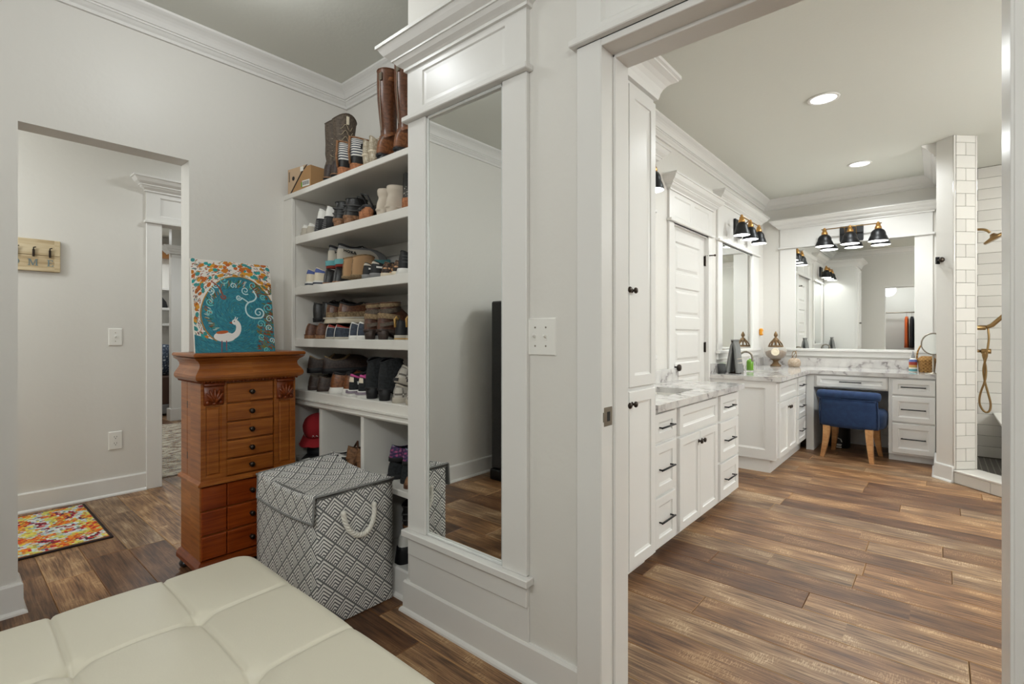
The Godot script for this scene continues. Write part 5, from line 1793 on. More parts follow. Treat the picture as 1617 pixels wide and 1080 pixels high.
	pair("plaid_slip_on", pld, "pale plaid slip-on on the shelf board", g, -1.985, -1.88, y, Z + 0.015)
	var up = pair("plaid_slip_on", pld, "pale plaid slip-on tilted on top of its pair", g, -1.99, -1.885, y + 0.1, Z + 0.0, 0.0, -0.35)
	for n in up:
		var mk := MB.new()
		mk.span(-0.02, 0.02, 0.004, 0.02, 0.005, 0.0065, 0.0)
		part("sole_label", mk, M.ink, n)
	# cubbies -------------------------------------------------------------
	y = 0.4872
	g = "caps in the first cubby"
	for q in [["red baseball cap with small white lettering tilted in the cubby", "capred", -2.862, 0.15, -1.525, 0.55, 0.6], ["black baseball cap with a white-edged brim below the red cap", "ink", -2.845, 0.012, -1.535, 0.0, 0.6]]:
		var cp := thing("baseball_cap", q[0], "cap", V(q[2], y + q[3], q[4]), 0.0, g)
		cp.rotation = V(q[5], q[6], 0)
		cp.scale = Vector3.ONE * 0.92
		var cr := MB.new()
		cr.smooth(true)
		cr.lathe([Vector2(0.088, 0.0), Vector2(0.09, 0.03), Vector2(0.084, 0.065), Vector2(0.066, 0.096), Vector2(0.036, 0.114), Vector2(0.0, 0.12)], 24)
		part("crown", cr, M[q[1]], cp)
		var br := MB.new()
		br.smooth(true)
		var ra := []
		var rb := []
		for i in 13:
			var a := lerpf(-1.15, 1.15, i / 12.0)
			ra.append(V(sin(a) * 0.09, 0.006, cos(a) * 0.09))
			rb.append(V(sin(a) * 0.1, 0.006 - 0.03 * absf(sin(a)), 0.06 + cos(a) * 0.1))
		for i in 12:
			br.quad(ra[i], ra[i + 1], rb[i + 1], rb[i], V(0, 1, 0))
			br.quad(ra[i] - V(0, .004, 0), ra[i + 1] - V(0, .004, 0), rb[i + 1] - V(0, .004, 0), rb[i] - V(0, .004, 0), V(0, -1, 0))
		part("brim", br, M[q[1]], cp)
		var ed := MB.new()
		ed.tube(rb, 0.0028, 5)
		part("brim_edge", ed, M[q[1]] if q[1] == "capred" else M.white, cp)
		var bt2 := MB.new()
		bt2.ball(V(0, 0.121, 0), V(0.008, 0.005, 0.008), 10, 6)
		part("button", bt2, M[q[1]], cp)
		var le := MB.new()
		le.smooth(true)
		for i in 3:
			le.tube([V(0.005 + i * 0.022, 0.024, 0.092 - i * i * 0.003), V(0.012 + i * 0.022, 0.036, 0.09 - i * i * 0.003), V(0.018 + i * 0.022, 0.024, 0.09 - i * i * 0.004)], 0.0022, 5)
		if q[1] == "capred":
			part("lettering", le, M.white, cp)
	g = "footwear in the cubbies"
	var cs := {"L": 0.24, "W": 0.085, "sole_h": 0.02, "sole": "choc", "upper": "white", "hc": 0.05, "hf": 0.04, "c0": 0.32, "cl": 0.28, "toe": 0.036, "lining": "ink", "patches": [["side_panel", "ink", 2, 6, 0.2, 0.7]]}
	pair("white_flat", cs, "white and black flat in the middle cubby", g, -2.60, -2.515, y + 0.002, -1.45, -0.15)
	var cb := {"L": 0.23, "W": 0.09, "heel": 0.05, "sole_h": 0.012, "sole": "sole_tan", "upper": "sole_tan", "hc": 0.06, "hf": 0.05, "c0": 0.3, "cl": 0.26, "toe": 0.04, "lining": "choc", "straps": [["cognac", 0.007, V(-0.04, 0.09, -0.1), V(0, 0.115, -0.12), V(0.04, 0.09, -0.1)], ["cognac", 0.006, V(-0.036, 0.1, -0.05), V(0, 0.14, -0.06), V(0.036, 0.1, -0.05)]]}
	pair("brown_sandal", cb, "tan brown heeled sandal in the middle cubby", g, -2.455, -2.36, y, -1.47, -0.25)
	var fp := {"L": 0.24, "W": 0.094, "sole_h": 0.02, "sole": "ink", "upper": "floral", "hc": 0.06, "hf": 0.055, "c0": 0.3, "cl": 0.24, "toe": 0.042, "lining": "ink"}
	pair("black_slipper", bt, "black suede slipper under the floral slip-ons in the end cubby", g, -2.12, -2.01, y, -1.50, -0.3)
	pair("floral_slip_on", fp, "dark floral slip-on at the back of the end cubby", g, -2.12, -2.01, y + 0.088, -1.51, -0.35)
	var ts := {"L": 0.22, "W": 0.085, "sole_h": 0.02, "sole": "cognac", "upper": "sole_tan", "hc": 0.03, "hf": 0.035, "c0": 0.4, "cl": 0.34, "toe": 0.03, "lining": "cream", "straps": [["cognac", 0.008, V(-0.04, 0.03, -0.12), V(0, 0.065, -0.13), V(0.04, 0.03, -0.12)]]}
	pair("tan_sandal", ts, "small tan sandal near the front of the end cubby", g, -1.93, -1.845, y, -1.46, -0.3)
	y = 0.1202
	pair("ankle_boot", ab, "black leather ankle boot in the bottom cubby", g, -1.97, -1.87, y + 0.12, -1.5, -0.05, 0.2, INF, "boot")
	pair("running_shoe", run1, "white and black running shoe on the cubby base board", g, -1.97, -1.865, y, -1.455, 0.02)

func bar_handle(parent: Node3D, a: Vector3, b: Vector3, out: Vector3):
	var mb := MB.new()
	var d := (b - a).normalized()
	mb.smooth(true)
	mb.tube([a - d * 0.008 + out * 0.028, b + d * 0.008 + out * 0.028], 0.0052, 8)
	mb.tube([a, a + out * 0.03], 0.0045, 8)
	mb.tube([b, b + out * 0.03], 0.0045, 8)
	return part("handle", mb, M.black, parent)

func front(kind: String, t: Node3D, x0: float, x1: float, y0: float, y1: float, zf: float, fit := "", rail := 0.045):
	# a shaker front with a bevelled recess; fit: "bar", "knob_l", "knob_r" or none
	var mb := MB.new()
	rail = minf(rail, (y1 - y0) * 0.3)
	mb.rects([[x0, y0, x1, y1, zf], [x0, y0, x1, y1, zf + 0.017], [x0 + 0.002, y0 + 0.002, x1 - 0.002, y1 - 0.002, zf + 0.019], [x0 + rail, y0 + rail, x1 - rail, y1 - rail, zf + 0.019], [x0 + rail + 0.003, y0 + rail + 0.003, x1 - rail - 0.003, y1 - rail - 0.003, zf + 0.013], [x0 + rail + 0.013, y0 + rail + 0.013, x1 - rail - 0.013, y1 - rail - 0.013, zf + 0.009]])
	var n := part(kind, mb, M.cab, t)
	var cy := (y0 + y1) / 2
	var cx := (x0 + x1) / 2
	if fit == "bar":
		var hw := minf(0.085, (x1 - x0) * 0.3)
		bar_handle(n, V(cx - hw, cy, zf + 0.009), V(cx + hw, cy, zf + 0.009), V(0, 0, 1))
	elif fit.begins_with("knob"):
		var kx := x0 + 0.026 if fit.begins_with("knob_l") else x1 - 0.026
		knob(n, V(kx, (y1 - 0.06) if fit.ends_with("t") else (y0 + 0.47), zf + 0.019), M.bronze, 0.015)
	return n

func unit(called: String, label: String, at: Vector3, turn: float, w: float, h: float, d: float, kick := 0.1, group := "") -> Node3D:
	var t := thing(called, label, "cabinet", at, turn, group)
	var b := MB.new()
	for s in [[0, 0.018, kick, h, 0.006, d - 0.019], [w - 0.018, w, kick, h, 0.006, d - 0.019], [0.019, w - 0.019, kick + 0.001, kick + 0.018, 0.006, d - 0.019], [0.019, w - 0.019, kick + 0.019, h - 0.001, 0.006, 0.016], [0, w, kick, h, d - 0.018, d]]:
		b.span(s[0], s[1], s[2], s[3], s[4], s[5], 0.001)
	if h > 1.0:
		b.span(0.019, w - 0.019, h - 0.02, h - 0.001, 0.017, d - 0.019, 0.001)
	part("carcass", b, M.cab, t)
	if kick > 0.0:
		var k := MB.new()
		k.span(0.0, w, 0, kick, 0.01, d - 0.05)
		part("toe_kick", k, M.cab, t)
	return t

const COVE := [Vector2(0, 0), Vector2(0.012, 0), Vector2(0.016, 0.012), Vector2(0.02, 0.03), Vector2(0.03, 0.052), Vector2(0.045, 0.072), Vector2(0.064, 0.088), Vector2(0.084, 0.098), Vector2(0.09, 0.1), Vector2(0.09, 0.108), Vector2(0.102, 0.112), Vector2(0.102, 0.13), Vector2(0, 0.13)]

func cabinets():
	var H := 0.805
	# tall linen cabinet
	var t := unit("linen_cabinet", "tall white linen cabinet with panelled doors just inside the doorway", V(-1.66, 0, -1.87), PI / 2, 0.617, 2.47, 0.51, 0.055)
	front("door", t, 0.012, 0.305, 0.962, 2.43, 0.51, "knob_r", 0.055)
	front("door", t, 0.312, 0.605, 0.962, 2.43, 0.51, "knob_l", 0.055)
	front("door", t, 0.012, 0.305, 0.075, 0.942, 0.51, "knob_rt", 0.055)
	front("door", t, 0.312, 0.605, 0.075, 0.942, 0.51, "knob_lt", 0.055)
	var cr := MB.new()
	cornice(cr, COVE, 0.0, 0.617, 2.46, 0.52, 0.0)
	part("cornice", cr, M.cab, t)
	# first vanity: bank, sink unit, bank
	var x1 := -1.165
	var d := x1 + 1.66
	t = unit("drawer_cabinet", "white three-drawer vanity cabinet next to the tall linen cabinet", V(-1.66, 0, -2.49), PI / 2, 0.312, H, d, 0.055, "vanity cabinets")
	for r in [[0.64, 0.79], [0.352, 0.622], [0.07, 0.335]]:
		front("drawer", t, 0.015, 0.282, r[0], r[1], d, "bar")
	t = unit("sink_cabinet", "white two-door vanity cabinet below the nearer sink", V(-1.66, 0, -2.804), PI / 2, 0.707, H, d, 0.055, "vanity cabinets")
	front("false_drawer", t, 0.032, 0.675, 0.628, 0.79, d)
	front("door", t, 0.032, 0.352, 0.07, 0.612, d, "knob_rt")
	front("door", t, 0.355, 0.675, 0.07, 0.612, d, "knob_lt")
	t = unit("drawer_cabinet", "white three-drawer vanity cabinet at the panelled-door end", V(-1.66, 0, -3.513), PI / 2, 0.478, H, d, 0.055, "vanity cabinets")
	for r in [[0.62, 0.79], [0.335, 0.603], [0.07, 0.318]]:
		front("drawer", t, 0.032, 0.432, r[0], r[1], d, "bar", 0.06)
	countertop("vanity_countertop", "grey veined stone countertop on the nearer vanity", [Vector2(-1.655, -2.491), Vector2(-1.125, -2.491), Vector2(-1.125, -4.02), Vector2(-1.655, -4.02)], V(-1.40, 0, -3.16), [[V(-1.658, 0, -2.491), V(-1.658, 0, -4.02), V(1, 0, 0)]])
	sink(V(-1.40, 0.808, -3.16), "white undermount sink in the nearer countertop")
	faucet(V(-1.585, 0.845, -3.16), PI / 2, "brushed steel gooseneck faucet at the nearer sink")
	# second vanity along the same wall
	x1 = -1.08
	d = x1 + 1.66
	t = unit("sink_cabinet", "white two-door vanity cabinet with a panelled end facing the doorway", V(-1.66, 0, -4.80), PI / 2, 0.76, H, d, 0.115, "vanity cabinets")
	front("false_drawer", t, 0.03, 0.73, 0.628, 0.79, d)
	front("door", t, 0.03, 0.379, 0.13, 0.612, d, "knob_rt")
	front("door", t, 0.382, 0.73, 0.13, 0.612, d, "knob_lt")
	var ep := MB.new()
	ep.rects([[-0.002, 0.115, 0.578, H, 0], [-0.002, 0.115, 0.578, H, 0.016], [0.07, 0.20, 0.49, 0.745, 0.016], [0.075, 0.205, 0.485, 0.74, 0.008], [0.085, 0.215, 0.475, 0.73, 0.004]], Transform3D(Basis(Vector3.UP, -PI / 2), V(0, 0, 0.004)))
	part("end_panel", ep, M.cab, t)
	t = unit("drawer_cabinet", "white three-drawer vanity cabinet in the corner beside the blue chair", V(-1.66, 0, -5.561), PI / 2, 0.488, H, d, 0.115, "vanity cabinets")
	for r in [[0.62, 0.79], [0.385, 0.603], [0.13, 0.368]]:
		front("drawer", t, 0.03, 0.40, r[0], r[1], d, "bar")
	# makeup desk
	var zf := -6.05
	t = unit("drawer_cabinet", "white three-drawer cabinet at the shower end of the makeup desk", V(-0.376, 0, -6.72), 0.0, 0.35, H, zf + 6.72, 0.065, "vanity cabinets")
	for r in [[0.645, 0.79], [0.385, 0.625], [0.085, 0.365]]:
		front("drawer", t, 0.03, 0.348, r[0], r[1], zf + 6.72, "bar")
	t = thing("desk_drawer_unit", "white wide-drawer apron over the makeup desk kneehole", "cabinet", V(-1.075, 0, -6.72), 0.0, "vanity cabinets")
	var ap := MB.new()
	ap.span(0.071, 0.696, 0.668, H, 0.004, zf + 6.72, 0.002)
	ap.span(0, 0.07, 0.0, H, 0.004, zf + 6.72, 0.002)
	part("carcass", ap, M.cab, t)
	front("drawer", t, 0.10, 0.685, 0.682, 0.79, zf + 6.72, "bar", 0.035)
	countertop("vanity_countertop", "grey veined L-shaped stone countertop over corner vanity and makeup desk", [Vector2(-1.655, -4.77), Vector2(-1.035, -4.77), Vector2(-1.035, -6.02), Vector2(-0.024, -6.02), Vector2(-0.024, -6.715), Vector2(-1.655, -6.715)], V(-1.38, 0, -5.5), [[V(-1.658, 0, -4.775), V(-1.658, 0, -6.70), V(1, 0, 0)], [V(-1.64, 0, -6.718), V(-0.024, 0, -6.718), V(0, 0, 1)]])
	sink(V(-1.38, 0.808, -5.5), "white undermount sink in the corner countertop")
	faucet(V(-1.575, 0.845, -5.46), PI / 2, "brushed steel gooseneck faucet behind the green soap bottle")

func countertop(called: String, label: String, poly: Array, hole: Vector3, splash: Array):
	var t := thing(called, label, "countertop")
	var csg := CSGPolygon3D.new()
	var pv := PackedVector2Array()
	for p in poly:
		pv.append(Vector2(p.x, p.y))
	csg.polygon = pv
	csg.depth = 0.038
	csg.rotation.x = PI / 2
	csg.position.y = 0.807
	csg.material = M.marble
	var hl := CSGBox3D.new()
	hl.size = V(0.27, 0.44, 0.2)
	hl.operation = CSGShape3D.OPERATION_SUBTRACTION
	hl.position = V(hole.x, hole.z, 0.02)
	hl.material = M.marble
	csg.add_child(hl)
	csg.name = "slab"
	t.add_child(csg, true)
	for s in splash:
		var b := MB.new()
		b.run([Vector2(0, 0.8455), Vector2(0.02, 0.8455), Vector2(0.02, 0.943), Vector2(0.018, 0.945), Vector2(0, 0.945)], s[0], s[1], s[2])
		part("backsplash", b, M.marble, t)

func sink(at: Vector3, label: String):
	var t := thing("sink", label, "sink", at)
	var b := MB.new()
	b.smooth(false)
	var T := Transform3D(Basis(Vector3.RIGHT, -PI / 2), Vector3.ZERO)
	b.rects([[-0.16, -0.245, 0.16, 0.245, -0.16], [-0.16, -0.245, 0.16, 0.245, -0.001], [-0.137, -0.222, 0.137, 0.222, -0.001], [-0.13, -0.215, 0.13, 0.215, -0.12], [-0.11, -0.195, 0.11, 0.195, -0.142]], T)
	part("basin", b, M.plate, t)
	var dr := MB.new()
	dr.lathe([Vector2(0.022, -0.142), Vector2(0.022, -0.139), Vector2(0, -0.139)], 18)
	part("drain", dr, M.steel, t)

func faucet(at: Vector3, turn: float, label: String):
	var t := thing("faucet", label, "faucet", at, turn)
	var b := MB.new()
	b.smooth(true)
	b.lathe([Vector2(0.026, 0), Vector2(0.026, 0.006), Vector2(0.016, 0.012)], 18)
	var pts := [V(0, 0.01, 0), V(0, 0.12, 0)]
	for i in 13:
		var a := lerpf(PI, -0.15, i / 12.0)
		pts.append(V(0, 0.135 + 0.062 * sin(a), 0.062 + 0.062 * cos(a)))
	pts.append(V(0, 0.098, 0.126))
	b.tube(pts, 0.0105, 12)
	part("spout", b, M.steel, t)
	for s in [-1, 1]:
		var h := MB.new()
		h.smooth(true)
		h.lathe([Vector2(0.022, 0), Vector2(0.022, 0.005), Vector2(0.013, 0.01), Vector2(0.013, 0.045), Vector2(0.0, 0.05)], 16, Transform3D(Basis.IDENTITY, V(s * 0.1, 0, 0)))
		h.tube([V(s * 0.1, 0.042, 0), V(s * 0.145, 0.05, 0.0)], 0.005, 8)
		part("lever", h, M.steel, t)

func vanity_light(label: String, at: Vector3, turn: float, xs: Array, r: float, watt: float):
	# local z = 0 is the face of the frame header; xs are shade places along the bar
	var t := thing("vanity_light", label, "wall light", at, turn, "three-shade vanity lights")
	var mid: float = xs[1]
	var p := MB.new()
	p.span(mid - 0.11, mid + 0.11, -0.06, 0.12, 0, 0.022, 0.003)
	part("back_plate", p, M.black, t)
	var D := 0.135
	var bar := MB.new()
	bar.smooth(true)
	bar.tube([V(xs[0] - 0.03, 0.09, D), V(xs[2] + 0.03, 0.09, D)], 0.006, 10)
	for x in [mid - 0.05, mid + 0.05]:
		bar.tube([V(x, 0.02, 0.01), V(x, 0.03, 0.06), V(x, 0.08, D - 0.01), V(x, 0.09, D)], 0.006, 8)
	part("bar", bar, M.gold, t)
	for i in 3:
		var x: float = xs[i]
		var s := MB.new()
		s.smooth(true)
		s.lathe([Vector2(r, -0.155), Vector2(r, -0.146), Vector2(r * 0.95, -0.128), Vector2(r * 0.86, -0.108), Vector2(r * 0.79, -0.096), Vector2(r * 0.76, -0.09), Vector2(r * 0.745, -0.076), Vector2(r * 0.68, -0.056), Vector2(r * 0.55, -0.038), Vector2(r * 0.36, -0.026), Vector2(0.02, -0.02)], 28, Transform3D(Basis.IDENTITY, V(x, 0.055, D)), false)
		var sn := part("shade", s, M.black, t)
		var li := MB.new()
		li.smooth(true)
		var prof := [Vector2(0.016, -0.026), Vector2(r * 0.33, -0.031), Vector2(r * 0.52, -0.042), Vector2(r * 0.65, -0.059), Vector2(r * 0.72, -0.078), Vector2(r * 0.74, -0.093), Vector2(r * 0.83, -0.11), Vector2(r * 0.92, -0.13), Vector2(r * 0.985, -0.155)]
		li.lathe(prof, 28, Transform3D(Basis.IDENTITY, V(x, 0.055, D)), false)
		part("liner", li, M.liner, sn)
		var so := MB.new()
		so.smooth(true)
		so.lathe([Vector2(0.03, -0.02), Vector2(0.032, -0.006), Vector2(0.028, 0.012), Vector2(0.022, 0.018), Vector2(0.021, 0.036), Vector2(0.012, 0.042), Vector2(0, 0.044)], 18, Transform3D(Basis.IDENTITY, V(x, 0.055 - 0.01, D)))
		so.ball(V(x, 0.092, D), V(0.014, 0.016, 0.014), 12, 8)
		part("socket", so, M.brass, sn)
		var bu := MB.new()
		bu.smooth(true)
		bu.ball(V(x, 0.055 - 0.1, D), V(0.03, 0.034, 0.03), 16, 10)
		part("bulb", bu, M.lamp, sn)
		var l := OmniLight3D.new()
		l.name = "light"
		l.position = V(x, 0.055 - 0.1, D)
		l.omni_range = 10.0
		l.omni_attenuation = 2.0
		l.light_energy = watt
		l.light_size = 0.025
		l.light_color = c8(243, 249, 250)
		l.shadow_enabled = true
		t.add_child(l)

func bath_door():
	var t := thing("door_3", "white five-panel bathroom door with dark knob between the two vanities", "door", V(-1.66, 0, -3.94), PI / 2, "", "structure")
	var lf := MB.new()
	lf.span(0.004, 0.796, 0.006, 2.124, -0.06, -0.034, 0.002)
	var ys := [[0.18, 0.48], [0.58, 0.87], [0.97, 1.265], [1.365, 1.62], [1.735, 2.005]]
	lf.span(0.004, 0.12, 0.006, 2.124, -0.04, -0.02, 0.002)
	lf.span(0.68, 0.796, 0.006, 2.124, -0.04, -0.02, 0.002)
	var prev := 0.006
	for y in ys:
		lf.span(0.12, 0.68, prev, y[0], -0.04, -0.02)
		prev = y[1]
	lf.span(0.12, 0.68, prev, 2.124, -0.04, -0.02)
	var leaf := part("door_leaf", lf, M.trim, t)
	for y in ys:
		var p := MB.new()
		p.rects([[0.12, y[0], 0.68, y[1], -0.0205], [0.132, y[0] + 0.012, 0.668, y[1] - 0.012, -0.032], [0.15, y[0] + 0.03, 0.65, y[1] - 0.03, -0.032], [0.17, y[0] + 0.05, 0.63, y[1] - 0.05, -0.023]], Transform3D.IDENTITY, false)
		part("panel", p, M.trim, leaf)
	var k := MB.new()
	k.smooth(true)
	var kt := Transform3D(Basis(Vector3.RIGHT, PI / 2), V(0.065, 0.945, -0.02))
	k.lathe([Vector2(0.032, 0), Vector2(0.032, 0.006), Vector2(0.012, 0.012), Vector2(0.011, 0.034), Vector2(0.024, 0.042), Vector2(0.029, 0.054), Vector2(0.024, 0.066), Vector2(0, 0.07)], 20, kt)
	part("knob", k, M.bronze, leaf)
	for y in [0.25, 1.1, 1.91]:
		var h := MB.new()
		h.lathe([Vector2(0.0085, -0.048), Vector2(0.0085, 0.048)], 10, Transform3D(Basis.IDENTITY, V(0.8, y, -0.012)))
		h.span(0.775, 0.8, y - 0.045, y + 0.045, -0.021, -0.018)
		if y > 1.5:
			h.tube([V(0.8, y + 0.05, -0.01), V(0.815, y + 0.05, 0.04), V(0.84, y + 0.052, 0.06)], 0.006, 8)
			h.ball(V(0.84, y + 0.052, 0.062), V(0.011, 0.011, 0.011), 8, 6)
		part("hinge", h, M.bronze, leaf)
	for s in [[-0.095, 0.0], [0.8, 0.895]]:
		var c := MB.new()
		c.span(s[0], s[1], 0, 2.135, 0, 0.02, 0.003)
		part("casing", c, M.trim, t)
	var j := MB.new()
	j.span(-0.002, 0.004, 0, 2.13, -0.1, 0.004)
	j.span(0.796, 0.802, 0, 2.13, -0.1, 0.004)
	j.span(0, 0.8, 2.124, 2.132, -0.1, 0.004)
	part("jamb", j, M.trim, t)
	var hd := MB.new()
	hd.span(-0.095, 0.895, 2.135, 2.4, 0, 0.012)
	for k2 in 2:
		var a := -0.095 + k2 * 0.495
		hd.rects([[a, 2.135, a + 0.495, 2.4, 0.012], [a, 2.135, a + 0.495, 2.4, 0.02], [a + (0.1 if k2 == 0 else 0.04), 2.185, a + (0.455 if k2 == 0 else 0.395), 2.35, 0.02], [a + (0.11 if k2 == 0 else 0.05), 2.195, a + (0.445 if k2 == 0 else 0.385), 2.34, 0.0135]], Transform3D.IDENTITY, false)
	part("header", hd, M.trim, t)
	var lg := MB.new()
	lg.span(-0.11, 0.91, 2.135, 2.157, 0, 0.043, 0.003)
	part("ledge", lg, M.trim, t)
	var cr := MB.new()
	cornice(cr, CAPM, -0.095, 0.895, 2.385, 0.02, 0.0)
	part("cornice", cr, M.trim, t)

func bath_mirrors():
	framed_mirror("framed_mirror", "white framed vanity mirror over the nearer sink, mostly behind the tall cabinet", V(-1.66, 0, 0), PI / 2, {"x0": 2.72, "x1": 3.55, "gx0": 2.82, "gx1": 3.45, "gy0": 1.06, "gy1": 2.14, "sill": 1.06, "ledge": 2.14, "top": 2.53, "panels": 0, "apron": 0.06})
	framed_mirror("framed_mirror", "white framed vanity mirror between the panelled door and the corner", V(-1.66, 0, 0), PI / 2, {"x0": 5.0, "x1": 6.44, "gx0": 5.13, "gx1": 6.2, "gy0": 1.06, "gy1": 2.14, "sill": 1.06, "ledge": 2.14, "top": 2.53, "panels": 0, "apron": 0.06})
	framed_mirror("framed_mirror", "wide white framed mirror over the makeup desk", V(0, 0, -6.72), 0.0, {"x0": -1.47, "x1": -0.05, "gx0": -1.3, "gx1": -0.198, "gy0": 1.055, "gy1": 2.25, "sill": 1.055, "ledge": 2.25, "top": 2.505, "panels": 0, "apron": 0.06})
	vanity_light("black three-shade vanity light over the nearer sink mirror", V(-1.638, 2.315, 0), PI / 2, [2.64, 2.94, 3.24], 0.076, 0.1)
	vanity_light("black three-shade vanity light over the corner sink mirror", V(-1.638, 2.315, 0), PI / 2, [5.28, 5.58, 5.9], 0.076, 0.1)
	vanity_light("black three-shade vanity light over the makeup desk mirror", V(0, 2.315, -6.698), 0.0, [-0.985, -0.745, -0.495], 0.09, 0.1)

func towel_stand(at: Vector3, label: String, tlabel: String):
	var t := thing("towel_stand", label, "stand", at)
	var b := MB.new()
	b.smooth(true)
	b.lathe([Vector2(0.06, 0), Vector2(0.06, 0.006), Vector2(0.012, 0.014), Vector2(0.007, 0.03), Vector2(0.007, 0.31)], 18)
	b.tube([V(0, 0.305, -0.11), V(0, 0.31, 0), V(0, 0.305, 0.11)], 0.006, 8)
	part("stem", b, M.bronze, t)
	var w := MB.new()
	w.smooth(true)
	for s in [-1.0, 1.0]:
		var G := []
		for j in 13:
			var v := j / 12.0
			var row := []
			for i in 17:
				var u := lerpf(-1, 1, i / 16.0)
				var spread := 0.02 + 0.036 * v
				row.append(V(s * (spread * sin(minf(v * 4.0, 1.0) * PI / 2) + 0.008 * v * sin(u * 9.0 + s)), 0.323 - 0.016 * (1 - cos(minf(v * 4, 1.0) * PI / 2)) - 0.30 * v, u * (0.075 + 0.02 * v)))
			G.append(row)
		for j in 12:
			for i in 16:
				w.quad(G[j][i], G[j][i + 1], G[j + 1][i + 1], G[j + 1][i], V(s, 0.1, 0))
				var o := V(-s * 0.02, 0, 0)
				w.quad(G[j][i] + o, G[j][i + 1] + o, G[j + 1][i + 1] + o, G[j + 1][i] + o, V(-s, 0, 0))
		for e in [0, 16]:
			for j in 12:
				w.quad(G[j][e], G[j + 1][e], G[j + 1][e] - V(s * 0.02, 0, 0), G[j][e] - V(s * 0.02, 0, 0), V(0, 0, -1 if e == 0 else 1))
	var tw := single("hand_towel", w, M.towel, tlabel, "towel", "", "", at)
	var bd := MB.new()
	bd.smooth(true)
	for y in [0.1, 0.14]:
		bd.tube([V(0.054 - y * 0.1, y, -0.08), V(0.058 - y * 0.1, y, 0.0), V(0.054 - y * 0.1, y, 0.08)], 0.005, 6)
	part("woven_band", bd, M.stone, tw)

